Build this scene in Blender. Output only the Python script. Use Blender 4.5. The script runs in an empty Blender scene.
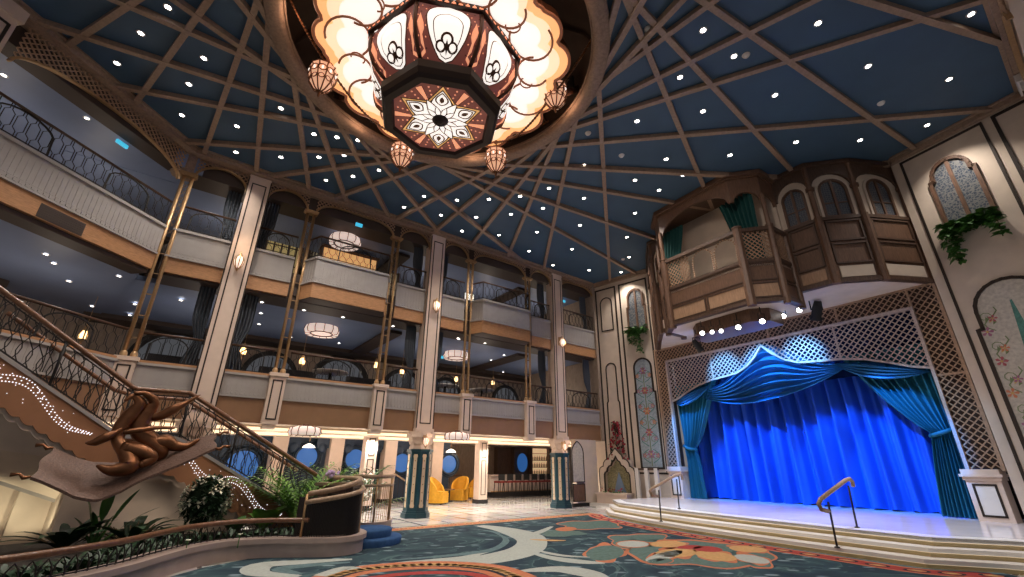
import bpy, bmesh, math, random
from math import sin, cos, pi, radians, sqrt, atan2, hypot
from mathutils import Vector, Matrix
random.seed(7)
SC = bpy.context.scene
COL = SC.collection
V = Vector
# ------------------------------------------------------------------ camera
FPX, TILT, ROLL, HC, H = 438.7, radians(21.87), radians(.41), 1.6, 10.4
ct, st, cr, sr = cos(TILT), sin(TILT), cos(ROLL), sin(ROLL)
CAMP = V((0, 0, HC))
cd = bpy.data.cameras.new('camera'); cam = bpy.data.objects.new('camera', cd); COL.objects.link(cam)
cd.sensor_width = 36; cd.lens = FPX/1024*36; cd.clip_end = 200; cd.clip_start = .05
cam.matrix_world = Matrix(((cr, -sr, 0, 0), (-sr*st, -cr*st, -ct, 0), (sr*ct, cr*ct, -st, HC), (0, 0, 0, 1)))
SC.camera = cam

def ray(x, y):
    x, y = x-512, -(y-288.5)
    x, y = x*cr-y*sr, x*sr+y*cr
    return V((x, FPX*ct-y*st, FPX*st+y*ct))
def atz(x, y, z):                       # the point of height z that the photograph shows at x, y
    v = ray(x, y); return CAMP+v*((z-HC)/v.z)
class Frame:                            # a wall's own frame: x along it, y behind it, z up
    def __init__(s, ox, oy, deg):
        s.a = radians(deg); s.o = V((ox, oy, 0)); s.u = V((cos(s.a), sin(s.a), 0)); s.n = V((sin(s.a), -cos(s.a), 0))
        s.M = Matrix.Translation(s.o) @ Matrix.Rotation(s.a, 4, 'Z')
    def at(s, x, y, off=0):             # (u, z) of a photo point on the plane 'off' metres in front of the wall
        v = ray(x, y); k = ((s.o+s.n*off-CAMP).dot(s.n))/v.dot(s.n); P = CAMP+v*k
        return (P-s.o).dot(s.u), P.z
    def w(s, u, off, z=0): return s.o+s.u*u+s.n*off+V((0, 0, z))
    def loc(s, P): d = P-s.o; return d.dot(s.u), d.dot(s.n), P.z
WORLD = Frame(0, 0, 0)
F = Frame(-8.26, 12.04, 36.5)           # gallery front
W = Frame(-10.44, 6.36, 80.9)           # left gallery front
S = Frame(6.6, 19.35, -57)              # stage wall
L = Frame(4.1, 21.55, -41.7)            # wall between gallery and stage
R = Frame(11.7, 11.1, -67.2)            # wall right of the stage
E = Frame(12.87, 8.31, 216.5)            # gallery front opposite

# ------------------------------------------------------------------ materials
MATS = {}
def mat(name, col, rough=.5, metal=0., emit=None, es=0., noise=0., scale=8., bump=0., trans=0., alpha=1., spec=.5, coat=0.):
    if name in MATS: return MATS[name]
    m = bpy.data.materials.new(name); m.use_nodes = True; MATS[name] = m
    nt = m.node_tree; b = nt.nodes['Principled BSDF']; N = nt.nodes.new; K = nt.links.new
    c = (*col, 1); b.inputs['Base Color'].default_value = c
    b.inputs['Roughness'].default_value = rough; b.inputs['Metallic'].default_value = metal
    b.inputs['Specular IOR Level'].default_value = spec
    if coat: b.inputs['Coat Weight'].default_value = coat; b.inputs['Coat Roughness'].default_value = .1
    if trans: b.inputs['Transmission Weight'].default_value = trans
    if alpha < 1: b.inputs['Alpha'].default_value = alpha
    if emit: b.inputs['Emission Color'].default_value = (*emit, 1); b.inputs['Emission Strength'].default_value = es
    if noise or bump:
        tc = N('ShaderNodeTexCoord'); n = N('ShaderNodeTexNoise'); n.inputs['Scale'].default_value = scale; n.inputs['Detail'].default_value = 4
        K(tc.outputs['Object'], n.inputs['Vector'])
        if noise:
            r = N('ShaderNodeValToRGB'); K(n.outputs['Fac'], r.inputs['Fac'])
            r.color_ramp.elements[0].position = .3; r.color_ramp.elements[1].position = .7
            r.color_ramp.elements[0].color = (*[max(0, x*(1-noise)) for x in col], 1); r.color_ramp.elements[1].color = (*[min(1, x*(1+noise)) for x in col], 1)
            K(r.outputs['Color'], b.inputs['Base Color'])
        if bump:
            bp = N('ShaderNodeBump'); bp.inputs['Strength'].default_value = bump; bp.inputs['Distance'].default_value = .02
            K(n.outputs['Fac'], bp.inputs['Height']); K(bp.outputs['Normal'], b.inputs['Normal'])
    return m
def wood(name, col, rough=.42, sc=(1, 1, 1), dark=.5):
    m = mat(name, col, rough); nt = m.node_tree; b = nt.nodes['Principled BSDF']; N = nt.nodes.new; K = nt.links.new
    tc = N('ShaderNodeTexCoord'); mp = N('ShaderNodeMapping'); mp.inputs['Scale'].default_value = sc
    n = N('ShaderNodeTexNoise'); n.inputs['Scale'].default_value = 7; n.inputs['Detail'].default_value = 5; n.inputs['Distortion'].default_value = .6
    r = N('ShaderNodeValToRGB'); r.color_ramp.elements[0].position = .32; r.color_ramp.elements[1].position = .7
    r.color_ramp.elements[0].color = (*[x*dark for x in col], 1); r.color_ramp.elements[1].color = (*[min(1, x*1.15) for x in col], 1)
    K(tc.outputs['Object'], mp.inputs['Vector']); K(mp.outputs['Vector'], n.inputs['Vector']); K(n.outputs['Fac'], r.inputs['Fac']); K(r.outputs['Color'], b.inputs['Base Color'])
    return m
def glow(name, col, s): return mat(name, tuple(x*.8 for x in col), .5, emit=col, es=s)

cream = mat('cream_plaster', (.62, .51, .41), .75, noise=.06, scale=3, bump=.05)
pilc = mat('pilaster_cream', (.68, .53, .43), .6, noise=.05, scale=4)
trimdark = mat('dark_bronze_trim', (.035, .024, .018), .45, metal=.3)
parg = mat('grey_parapet_paint', (.36, .33, .31), .6, noise=.05, scale=5)
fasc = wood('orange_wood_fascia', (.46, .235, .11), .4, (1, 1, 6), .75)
gold = mat('antique_gold', (.45, .28, .14), .42, metal=.55, noise=.12, scale=20)
goldd = mat('dull_gold', (.27, .17, .09), .5, metal=.5)
bronze = mat('bronze', (.20, .085, .038), .38, metal=.75, noise=.25, scale=6)
slabm = mat('aged_bronze_sheet', (.135, .080, .060), .5, metal=.3, noise=.35, scale=30, bump=.6)
iron = mat('black_iron', (.022, .019, .018), .5, metal=.4)
ceilblue = mat('ceiling_blue', (.046, .098, .165), .6, noise=.06, scale=1.5)
rib = wood('ceiling_rib_wood', (.33, .225, .16), .55, (2, 2, 2), .8)
ringm = wood('ring_wood', (.30, .20, .14), .75, (2, 2, 2), .8)
dome = mat('dome_brown', (.045, .027, .018), .6, noise=.2, scale=3)
walnut = wood('walnut', (.165, .088, .054), .42, (5, 5, .7), .62)
walnutd = wood('dark_walnut', (.10, .056, .036), .45, (5, 5, .7), .6)
railw = wood('handrail_wood', (.19, .085, .042), .28, (3, 3, 3), .6)
handw = wood('stage_rail_wood', (.40, .27, .17), .35, (3, 3, 3), .7)
latt = wood('lattice_wood', (.44, .28, .18), .5, (3, 3, 3), .8)
lattback = mat('lattice_backing', (.06, .035, .024), .8)
lattpale = wood('lattice_pale', (.52, .42, .38), .5, (3, 3, 3), .8)
galceil = mat('gallery_ceiling', (.20, .26, .42), .5, noise=.08, scale=.8)
galdark = mat('gallery_soffit_brown', (.055, .036, .028), .6)
backwall = wood('back_wall_panel', (.34, .26, .20), .55, (2, 2, .6), .8)
navy = mat('navy_wall', (.012, .03, .062), .5, noise=.1, scale=3)
teal = mat('teal_column', (.008, .045, .062), .35, noise=.1, scale=3)
marble = None
blackm = mat('black_matte', (.012, .011, .011), .7)
white = mat('white_paint', (.72, .68, .64), .5)
drape = mat('grey_drape', (.085, .10, .125), .8)
tealcurt = mat('teal_velvet', (.004, .115, .165), .7)
navyvel = mat('navy_velvet', (.002, .010, .05), .9, spec=.1)
greencurt = mat('green_velvet', (.003, .06, .056), .7)
bluecurt = mat('blue_velvet', (.010, .085, .50), .75)
swagm = mat('swag_velvet', (.012, .15, .36), .5)
yellow = mat('mustard_velvet', (.62, .31, .018), .7, noise=.1, scale=10)
redv = mat('red_leather', (.25, .02, .02), .5)
seab = glow('sea_light', (.03, .13, .40), .6)
seab2 = glow('dim_blue_glass', (.05, .20, .55), .5)
lampw = glow('lamp_white', (1, .86, .72), 5)
lamps = glow('lamp_shade_glow', (1, .76, .66), .62)
lampgold = glow('lamp_gold', (1, .66, .30), 3.5)
starw = glow('downlight_glow', (1, .93, .86), 26)
starg = glow('gallery_downlight_glow', (1, .93, .86), 9)
stagew = glow('spot_lens', (1, .95, .9), 14)
stageg = glow('spot_lens_green', (.55, 1, .6), 9)
cove = glow('cove_light', (1, .76, .50), 1.3)
exitb = glow('cyan_sign', (.05, .42, .62), 1.1)
dotw = glow('white_fibre_point', (.93, .93, 1), 1.5)
leafg = mat('leaf_green', (.055, .16, .028), .45, noise=.35, scale=5)
leafl = mat('leaf_bright', (.16, .33, .05), .45, noise=.25, scale=5)
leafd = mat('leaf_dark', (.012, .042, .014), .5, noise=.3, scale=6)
leafc = mat('leaf_core', (.010, .028, .009), .9)
stemm = mat('stem_brown', (.10, .065, .03), .7)
petal = mat('petal_white', (.85, .83, .66), .6)
petalr = mat('petal_red', (.36, .02, .035), .6)
petalp = mat('petal_lilac', (.5, .35, .6), .6)
soil = mat('soil', (.02, .014, .01), .9, bump=.5, scale=30)
terra = mat('terracotta_panel', (.34, .155, .072), .6, noise=.06, scale=4)
stonec = mat('planter_stone', (.42, .32, .28), .4, noise=.08, scale=4)
glassm = mat('clear_glass', (.9, .95, .95), .05, trans=1., spec=.5)
chglass = mat('tinted_panel', (.03, .026, .022), .12, alpha=.72)
chw = glow('chandelier_white', (1, .90, .82), .98)
chp = glow('chandelier_pearl', (1, .74, .48), .95)
cham = glow('chandelier_amber', (1, .50, .20), .9)
chpk = glow('chandelier_peach', (1, .38, .20), .75)
chfl = glow('chandelier_filigree', (.36, .10, .075), .22)
chbr = mat('chandelier_bronze', (.11, .045, .024), .4, metal=.5)
chln = glow('chandelier_line_glow', (.30, .10, .045), .30)  # tracery bars are no lamp; a glow is added so they read brown
chdk = mat('chandelier_dark', (.030, .017, .012), .5, metal=.4)
mosb = mat('mosaic_ground', (.50, .46, .40), .4, noise=.18, scale=14)
mosb2 = mat('mosaic_ground_blue', (.30, .36, .40), .4, noise=.2, scale=12)
mosg = mat('mosaic_green', (.06, .20, .17), .4, noise=.3, scale=20)
mosr = mat('mosaic_rose', (.42, .10, .13), .4)
mosp = mat('mosaic_plum', (.33, .12, .22), .4)
moso = mat('mosaic_coral', (.55, .19, .10), .4)
mosl = mat('mosaic_leaf', (.16, .22, .10), .4)
stagefl = mat('stage_marble', (.62, .57, .55), .16, noise=.06, scale=2)
nosing = mat('step_white', (.78, .74, .68), .3)
riser = mat('step_riser_ochre', (.52, .40, .20), .4)
stepl = glow('step_led', (1, .84, .58), .45)

def marble_mat():
    m = mat('marble_floor_tiles', (.62, .58, .53), .13, spec=.6); nt = m.node_tree; b = nt.nodes['Principled BSDF']; N = nt.nodes.new; K = nt.links.new
    tc = N('ShaderNodeTexCoord'); mp = N('ShaderNodeMapping'); mp.inputs['Rotation'].default_value = (0, 0, radians(-36.5)); K(tc.outputs['Object'], mp.inputs['Vector'])
    br = N('ShaderNodeTexBrick'); br.offset = 0; br.inputs['Scale'].default_value = 1; br.inputs['Brick Width'].default_value = .9; br.inputs['Row Height'].default_value = .9
    br.inputs['Mortar Size'].default_value = .035; br.inputs['Color1'].default_value = (.84, .80, .76, 1); br.inputs['Color2'].default_value = (.66, .62, .57, 1); br.inputs['Mortar'].default_value = (.22, .2, .18, 1)
    K(mp.outputs['Vector'], br.inputs['Vector'])
    n = N('ShaderNodeTexNoise'); n.inputs['Scale'].default_value = 1.6; n.inputs['Detail'].default_value = 8; n.inputs['Distortion'].default_value = 1.5; K(mp.outputs['Vector'], n.inputs['Vector'])
    mx = N('ShaderNodeMix'); mx.data_type = 'RGBA'; mx.blend_type = 'MULTIPLY'; mx.inputs['Factor'].default_value = .45
    K(br.outputs['Color'], mx.inputs['A']); K(n.outputs['Color'], mx.inputs['B']); K(mx.outputs['Result'], b.inputs['Base Color'])
    return m
def carpet_mat():
    m = mat('carpet_teal', (.02, .06, .075), .95, spec=.1); nt = m.node_tree; b = nt.nodes['Principled BSDF']; N = nt.nodes.new; K = nt.links.new
    tc = N('ShaderNodeTexCoord'); n = N('ShaderNodeTexNoise'); n.inputs['Scale'].default_value = .55; n.inputs['Detail'].default_value = 3; n.inputs['Distortion'].default_value = 2.2
    K(tc.outputs['Object'], n.inputs['Vector'])
    r = N('ShaderNodeValToRGB'); e = r.color_ramp.elements
    e[0].position = .3; e[0].color = (.020, .033, .052, 1); e[1].position = .75; e[1].color = (.028, .045, .062, 1)
    for p, c in ((.46, (.034, .06, .075, 1)), (.515, (.04, .075, .088, 1)), (.53, (.085, .14, .145, 1)), (.545, (.028, .05, .066, 1))):
        x = e.new(p); x.color = c
    K(n.outputs['Fac'], r.inputs['Fac'])
    v = N('ShaderNodeTexVoronoi'); v.inputs['Scale'].default_value = 2.6; mp = N('ShaderNodeMapping'); mp.inputs['Scale'].default_value = (.8, 1.7, 1); mp.inputs['Rotation'].default_value = (0, 0, radians(-36)); K(tc.outputs['Object'], mp.inputs['Vector']); K(mp.outputs['Vector'], v.inputs['Vector'])
    r2 = N('ShaderNodeValToRGB'); r2.color_ramp.elements[0].position = .20; r2.color_ramp.elements[0].color = (1, 1, 1, 1); r2.color_ramp.elements[1].position = .28; r2.color_ramp.elements[1].color = (0, 0, 0, 1)
    K(v.outputs['Distance'], r2.inputs['Fac'])
    n2 = N('ShaderNodeTexNoise'); n2.inputs['Scale'].default_value = 1.3; K(tc.outputs['Object'], n2.inputs['Vector'])
    r3 = N('ShaderNodeValToRGB'); r3.color_ramp.elements[0].position = .40; r3.color_ramp.elements[1].position = .52; K(n2.outputs['Fac'], r3.inputs['Fac'])
    mu = N('ShaderNodeMath'); mu.operation = 'MULTIPLY'; K(r2.outputs['Color'], mu.inputs[0]); K(r3.outputs['Color'], mu.inputs[1])
    mx = N('ShaderNodeMix'); mx.data_type = 'RGBA'; mx.inputs['B'].default_value = (.20, .27, .30, 1)
    K(mu.outputs[0], mx.inputs['Factor']); K(r.outputs['Color'], mx.inputs['A']); K(mx.outputs['Result'], b.inputs['Base Color'])
    return m
marble = marble_mat(); carpetm = carpet_mat()
cp_w = mat('carpet_ivory', (.37, .40, .37), .95, noise=.1, scale=20, spec=.1); cp_a = mat('carpet_aqua', (.11, .17, .18), .95, noise=.2, scale=14, spec=.1)
cp_o = mat('carpet_orange', (.46, .17, .09), .95, noise=.15, scale=14, spec=.1); cp_r = mat('carpet_red', (.34, .055, .05), .95, noise=.15, scale=14, spec=.1)
cp_t = mat('carpet_tan', (.50, .30, .13), .95, noise=.12, scale=14, spec=.1); cp_d = mat('carpet_dark', (.03, .03, .035), .95, spec=.1); cp_g = mat('carpet_sage', (.10, .155, .14), .95, noise=.2, scale=12, spec=.1)

# ------------------------------------------------------------------ mesh builder
class G:
    def __init__(s): s.v = []; s.f = []; s.m = []; s.sm = []; s.mi = 0; s.smooth = False
    def add(s, vs, fs, smooth=None):
        b = len(s.v); s.v += [tuple(p) for p in vs]
        for f in fs: s.f.append(tuple(b+i for i in f)); s.m.append(s.mi); s.sm.append(s.smooth if smooth is None else smooth)
        return s
    def box(s, x0, x1, y0, y1, z0, z1):
        return s.add([(x0, y0, z0), (x1, y0, z0), (x1, y1, z0), (x0, y1, z0), (x0, y0, z1), (x1, y0, z1), (x1, y1, z1), (x0, y1, z1)],
                     [(0, 3, 2, 1), (4, 5, 6, 7), (0, 1, 5, 4), (1, 2, 6, 5), (2, 3, 7, 6), (3, 0, 4, 7)])
    def prism(s, pts, vec):             # polygon (3-D points, convex or not) swept by a vector
        n = len(pts); a = [V(p) for p in pts]; v = V(vec)
        return s.add(a+[p+v for p in a], [tuple(range(n))[::-1], tuple(range(n, 2*n))]+[(i, (i+1) % n, n+(i+1) % n, n+i) for i in range(n)])
    def slab(s, poly, z0, z1): return s.prism([(p[0], p[1], z0) for p in poly], (0, 0, z1-z0))
    def face(s, poly, y0, y1): return s.prism([(p[0], y0, p[1]) for p in poly], (0, y1-y0, 0))   # polygon in x,z given depth y0..y1
    def poly(s, pts): return s.add(pts, [tuple(range(len(pts)))])
    def tube(s, path, r, n=6, closed=False, smooth=True, cap=True):
        P = [V(p) for p in path]; k = len(P); vs = []; up = None
        for i in range(k):
            if closed: t = P[(i+1) % k]-P[i-1]
            else: t = P[min(i+1, k-1)]-P[max(i-1, 0)]
            if t.length < 1e-9: t = V((0, 0, 1))
            t.normalize()
            if up is None: up = V((0, 0, 1)) if abs(t.z) < .9 else V((0, 1, 0))
            a = up-t*up.dot(t)
            if a.length < 1e-6: a = t.orthogonal()
            a.normalize(); b = t.cross(a); up = a
            rr = r[i] if isinstance(r, (list, tuple)) else r
            o = pi/4 if n == 4 else 0
            vs += [P[i]+(a*cos(o+2*pi*j/n)+b*sin(o+2*pi*j/n))*rr for j in range(n)]
        fs = [(i*n+j, i*n+(j+1) % n, ((i+1) % k)*n+(j+1) % n, ((i+1) % k)*n+j) for i in range(k if closed else k-1) for j in range(n)]
        if cap and not closed: fs += [tuple(range(n))[::-1], tuple((k-1)*n+j for j in range(n))]
        return s.add(vs, fs, smooth and n > 4)
    def bar(s, a, b, w=.02, n=4): return s.tube([a, b], w, n, smooth=False)
    def lathe(s, prof, n=16, c=(0, 0, 0), smooth=True, ph=0., arc=2*pi):
        k = len(prof); full = abs(arc-2*pi) < 1e-6; m = n if full else n+1
        vs = [(c[0]+r*cos(ph+arc*j/n), c[1]+r*sin(ph+arc*j/n), c[2]+z) for r, z in prof for j in range(m)]
        return s.add(vs, [(i*m+j, i*m+(j+1) % m, (i+1)*m+(j+1) % m, (i+1)*m+j) for i in range(k-1) for j in range(n)], smooth)
    def grid(s, fn, nu, nv, smooth=True, closed=False):
        vs = [fn(i/nu, j/nv) for i in range(nu+1) for j in range(nv+1)]
        return s.add(vs, [(i*(nv+1)+j, (i+1)*(nv+1)+j, (i+1)*(nv+1)+j+1, i*(nv+1)+j+1) for i in range(nu) for j in range(nv)], smooth)
    def ball(s, c, r, n=8, m=6, sx=(1, 1, 1)):
        return s.lathe([(max(1e-4, r*sin(pi*i/m)), -r*cos(pi*i/m)) for i in range(m+1)], n, (0, 0, 0)) if False else s.add(
            [(c[0]+sx[0]*r*sin(pi*i/m)*cos(2*pi*j/n), c[1]+sx[1]*r*sin(pi*i/m)*sin(2*pi*j/n), c[2]-sx[2]*r*cos(pi*i/m)) for i in range(m+1) for j in range(n)],
            [(i*n+j, i*n+(j+1) % n, (i+1)*n+(j+1) % n, (i+1)*n+j) for i in range(m) for j in range(n)], True)
    def leaf(s, p, d, L_, w, droop=.3, fold=.15, seg=4):
        p = V(p); d = V(d).normalized(); sd = d.cross(V((0, 0, 1)))
        if sd.length < 1e-3: sd = V((1, 0, 0))
        sd.normalize(); up = sd.cross(d); vs = []
        for i in range(seg+1):
            t = i/seg; q = p+d*(L_*t)-V((0, 0, 1))*(droop*L_*t*t); ww = w*.5*(sin(pi*min(1, t*.9+.08)))**.8 if 0 < i < seg else w*.03
            vs += [q-sd*ww+up*(fold*ww), q, q+sd*ww+up*(fold*ww)]
        return s.add(vs, [f for i in range(seg) for f in ((3*i, 3*i+1, 3*i+4, 3*i+3), (3*i+1, 3*i+2, 3*i+5, 3*i+4))], True)
    def build(s, name, m, parent=None, M=None):
        me = bpy.data.meshes.new(name); me.from_pydata(s.v, [], s.f)
        ms = m if isinstance(m, (list, tuple)) else [m]
        for x in ms: me.materials.append(x)
        me.polygons.foreach_set('material_index', s.m); me.polygons.foreach_set('use_smooth', s.sm)
        bm = bmesh.new(); bm.from_mesh(me); bmesh.ops.recalc_face_normals(bm, faces=bm.faces); bm.to_mesh(me); bm.free()
        o = bpy.data.objects.new(name, me); COL.objects.link(o)
        if parent: o.parent = parent
        if M is not None: o.matrix_local = M
        return o
    def at(s, i): s.mi = i; return s
def tag(o, label, cat, group=None, kind=None):
    o['label'] = label; o['category'] = cat
    if group: o['group'] = group
    if kind: o['kind'] = kind
    return o
def struct(o, label=None, cat=None):
    o['kind'] = 'structure'
    if label: o['label'] = label; o['category'] = cat
    return o
def thing(name, label, cat, fr, p=(0, 0, 0), rz=0, group=None):
    o = bpy.data.objects.new(name, None); COL.objects.link(o); o.empty_display_size = .1
    o.matrix_world = fr.M @ Matrix.Translation(p) @ Matrix.Rotation(rz, 4, 'Z')
    return tag(o, label, cat, group)
def copy_tree(o, parent=None):
    c = o.copy(); COL.objects.link(c)
    if parent: c.parent = parent
    for ch in list(o.children): copy_tree(ch, c)
    return c
def arch(x0, x1, z0, zs, n=12, point=0.):     # arch outline from (x0,z0) up, over and down to (x1,z0); zs = spring height
    r = (x1-x0)/2; c = (x0+x1)/2
    return [(x0, z0)]+[(c-r*cos(pi*i/n), zs+r*sin(pi*i/n)*(1+point*(1-abs(cos(pi*i/n))))) for i in range(n+1)]+[(x1, z0)]
def lattice(g, poly, p, w, y0, y1, ang=(45, -45), off=0.):   # diagonal bars clipped to a polygon in x,z
    xs = [q[0] for q in poly]; zs = [q[1] for q in poly]; n = len(poly)
    for k, a in enumerate(ang):
        d = (cos(radians(a)), sin(radians(a))); nn = (-d[1], d[0])
        pr = [q[0]*nn[0]+q[1]*nn[1] for q in poly]; t = math.floor(min(pr)/p)*p+off
        while t < max(pr):
            hits = []
            for i in range(n):
                a0, a1 = pr[i]-t, pr[(i+1) % n]-t
                if (a0 < 0) != (a1 < 0):
                    f = a0/(a0-a1); hits.append((poly[i][0]+f*(poly[(i+1) % n][0]-poly[i][0]))*d[0]+(poly[i][1]+f*(poly[(i+1) % n][1]-poly[i][1]))*d[1])
            hits.sort()
            for i in range(0, len(hits)-1, 2):
                s0, s1 = hits[i], hits[i+1]
                if s1-s0 < .01: continue
                c = [(d[0]*s+nn[0]*(t+e), d[1]*s+nn[1]*(t+e)) for s, e in ((s0, -w/2), (s1, -w/2), (s1, w/2), (s0, w/2))]
                e = .002*k; g.face(c, y0+e, y1+e)
            t += p
    return g
def frame_line(g, pts, w, y0, y1, closed=True):   # a flat strip following an outline in x,z
    n = len(pts)
    for i in range(n if closed else n-1):
        a, b = V((pts[i][0], pts[i][1])), V((pts[(i+1) % n][0], pts[(i+1) % n][1])); d = b-a
        if d.length < 1e-6: continue
        d.normalize(); q = V((-d.y, d.x))*w/2; e = d*w*.4
        g.face([tuple(a-e-q), tuple(b+e-q), tuple(b+e+q), tuple(a-e+q)], y0, y1)
    return g
def honey(g, x0, x1, z0, z1, y=0., cw=.115, d=.042, r=.009, path=None):   # railing of elongated hexagon cells
    n = max(2, round((x1-x0)/cw)); cw = (x1-x0)/n; d = cw*.30; rows = 2; hz = (z1-z0)/rows
    f = path or (lambda x, z: (x, y, z))
    for i in range(n+1):
        if i in (0, n): g.tube([f(x0+i*cw, z0), f(x0+i*cw, z1)], r*1.2, 4); continue
        pts = []
        for j in range(rows+1):
            o = d*(1 if (i+j) % 2 else -1); zc = z0+j*hz
            if j > 0: pts.append(f(x0+i*cw+o, zc-hz*.40))
            else: pts.append(f(x0+i*cw+o, z0))
            if j < rows: pts.append(f(x0+i*cw+o, zc+hz*.40))
            else: pts.append(f(x0+i*cw+o, z1))
        g.tube(pts, r, 4, cap=False)
    return g


# ================================================================== SHELL
RC = V((-1.6, 7.56, 0)); RR = 3.75
POLY = [V(p) for p in ((4.2, 21.45), (6.6, 19.35), (11.68, 11.12), (12.87, 8.31), (-1.6, -2.4), (-9.5, 0), (-10.55, 5.5), (-9.73, 10.85))]
def edge_hit(c, d):                     # distance from c along d to the hall's outline
    best = 1e9
    for i in range(len(POLY)):
        a, b = POLY[i], POLY[(i+1) % len(POLY)]; e = b-a; den = d.x*e.y-d.y*e.x
        if abs(den) < 1e-9: continue
        q = a-V((c.x, c.y)); t = (q.x*e.y-q.y*e.x)/den; s = (q.x*d.y-q.y*d.x)/den
        if t > 1e-6 and -1e-6 <= s <= 1+1e-6: best = min(best, t)
    return best
g = G(); angs = sorted([2*pi*i/120 for i in range(120)]+[atan2(p.y-RC.y, p.x-RC.x) % (2*pi) for p in POLY])
vs = []
for a in angs:
    d = V((cos(a), sin(a))); t = edge_hit(RC, d)
    vs += [(RC.x+d.x*3.6, RC.y+d.y*3.6, H), (RC.x+d.x*t, RC.y+d.y*t, H), (RC.x+d.x*3.6, RC.y+d.y*3.6, H+.12), (RC.x+d.x*t, RC.y+d.y*t, H+.12)]
n = len(angs)
g.add(vs, [f for i in range(n) for f in ((4*i, 4*i+1, (4*((i+1) % n))+1, 4*((i+1) % n)), (4*i+2, 4*((i+1) % n)+2, 4*((i+1) % n)+3, 4*i+3))])
struct(g.build('ceiling', ceilblue), 'deep blue flat ceiling crossed by brown star ribs', 'ceiling')
# round recess above the lantern
g = G(); g.lathe([(3.62, H-.02), (3.62, H+.5), (3.3, H+.9), (2.2, H+1.35), (.05, H+1.5)], 48, RC)
for k in range(16):
    a = 2*pi*k/16; g.tube([(RC.x+r*cos(a), RC.y+r*sin(a), z) for r, z in ((3.6, H+.45), (3.27, H+.86), (2.2, H+1.3), (.1, H+1.45))], .05, 4)
struct(g.build('trim_0', dome), 'dark brown ribbed recess above the great lantern', 'ceiling recess')
g = G(); g.lathe([(3.42, H+.05), (3.42, H-.16), (3.50, H-.20), (3.72, H-.20), (3.78, H-.14), (3.78, H+.02)], 72, RC)
g.lathe([(3.40, H-.04), (3.37, H-.06), (3.40, H-.10), (3.43, H-.06), (3.40, H-.04)], 72, RC)
struct(g.build('trim_1', ringm), 'round brown wooden ring framing the ceiling recess', 'ceiling ring')
tn = [1]
def new_trim(): tn[0] += 1; return 'trim_%d' % tn[0]
RIBS = []
PXR = [((627, 0), (703, 184), 1), ((634.5, 0), (764.5, 140), 1), ((704.5, 0), (908, 142.5), 1), ((599.5, 82), (707, 2.5), 1), ((599.5, 104), (768, 20), 1), ((599.5, 117), (973, 0), 1),
       ((599.5, 140), (988, 107.5), 1), ((602, 145), (610, 281), 1), ((570, 144), (544.5, 264), 1), ((553, 144), (512, 245), 1), ((516, 174.4), (660, 199), 1), ((512, 203), (632, 270), 1),
       ((126, 5), (63, 47), 1), ((208, 0), (137, 100), 1), ((258, 0), (205, 151), 1), ((268, 40), (257, 168), 1), ((293, 66), (309, 183), 1), ((313, 104), (345, 194), 1), ((334, 110), (384, 205), 1), ((381.6, 161), (431.5, 221.5), 1),
       ((302, 78), (135, 5), 1), ((300, 103), (15, 11), 1), ((267, 62), (180, 0), 1), ((340, 127), (110, 82), 1), ((340, 150), (180, 139), 1), ((341, 165), (280, 173), 1), ((423, 165), (340, 194), 1)]
def add_rib(a, d):
    a = V((a.x, a.y)); d = V((d.x, d.y)).normalized()
    c2 = V((RC.x, RC.y)); q = c2+(a-c2)-d*((a-c2).dot(d))         # foot of the perpendicular from the ring's centre
    rr = (q-c2).length; back = sqrt(max(0, 3.72**2-rr**2)) if rr < 3.72 else 0
    p0 = q+d*back; t = edge_hit(V((p0.x, p0.y, 0)), V((d.x, d.y, 0)))
    if t > 60: return
    p1 = p0+d*t; nn = V((-d.y, d.x))*.062
    g = G(); g.slab([p0-nn, p1-nn, p1+nn, p0+nn], H-.11-.0009*(tn[0] % 60), H+.01); struct(g.build(new_trim(), rib), 'brown ceiling rib running tangent to the round ring', 'ceiling rib')
A1, B1 = [], []
for a, b, f in PXR:
    P, Q = atz(*a, H), atz(*b, H); d = Q-P; add_rib(P, d)
def fill(L_, sgn, extra):               # ribs the picture shows only in part keep the rhythm of the others
    for ph in extra:
        a = radians(ph); add_rib(V((RC.x+3.6*cos(a), RC.y+3.6*sin(a), 0)), V((-sin(a), cos(a), 0))*sgn)
fill(A1, 1, (24, 37, 50, 168, 180, 192, 204, 217, 230, 243, 256, 269, 284))
fill(B1, -1, (94, 120, 150, 259, 272, 285, 298, 311, 324, 337, 350, 3, 16, 29))
# cornice beams along the hall's outline
for i in range(len(POLY)):
    a, b = POLY[i], POLY[(i+1) % len(POLY)]; d = (b-a).normalized(); nn = V((d.y, -d.x))
    if nn.dot(V((RC.x, RC.y))-a) < 0: nn = -nn
    g = G(); o = d*.13; w = .24 if i > 3 else .14
    g.slab([a-nn*.05-o, b-nn*.05+o, b+nn*w-o*.8, a+nn*w+o*.8], H-.17, H+.02)
    g.slab([a-nn*.05-o, b-nn*.05+o, b+nn*(w+.07)-o*.8, a+nn*(w+.07)+o*.8], H-.05, H+.015)
    struct(g.build(new_trim(), rib), 'brown cornice beam where ceiling meets wall', 'cornice')
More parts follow.
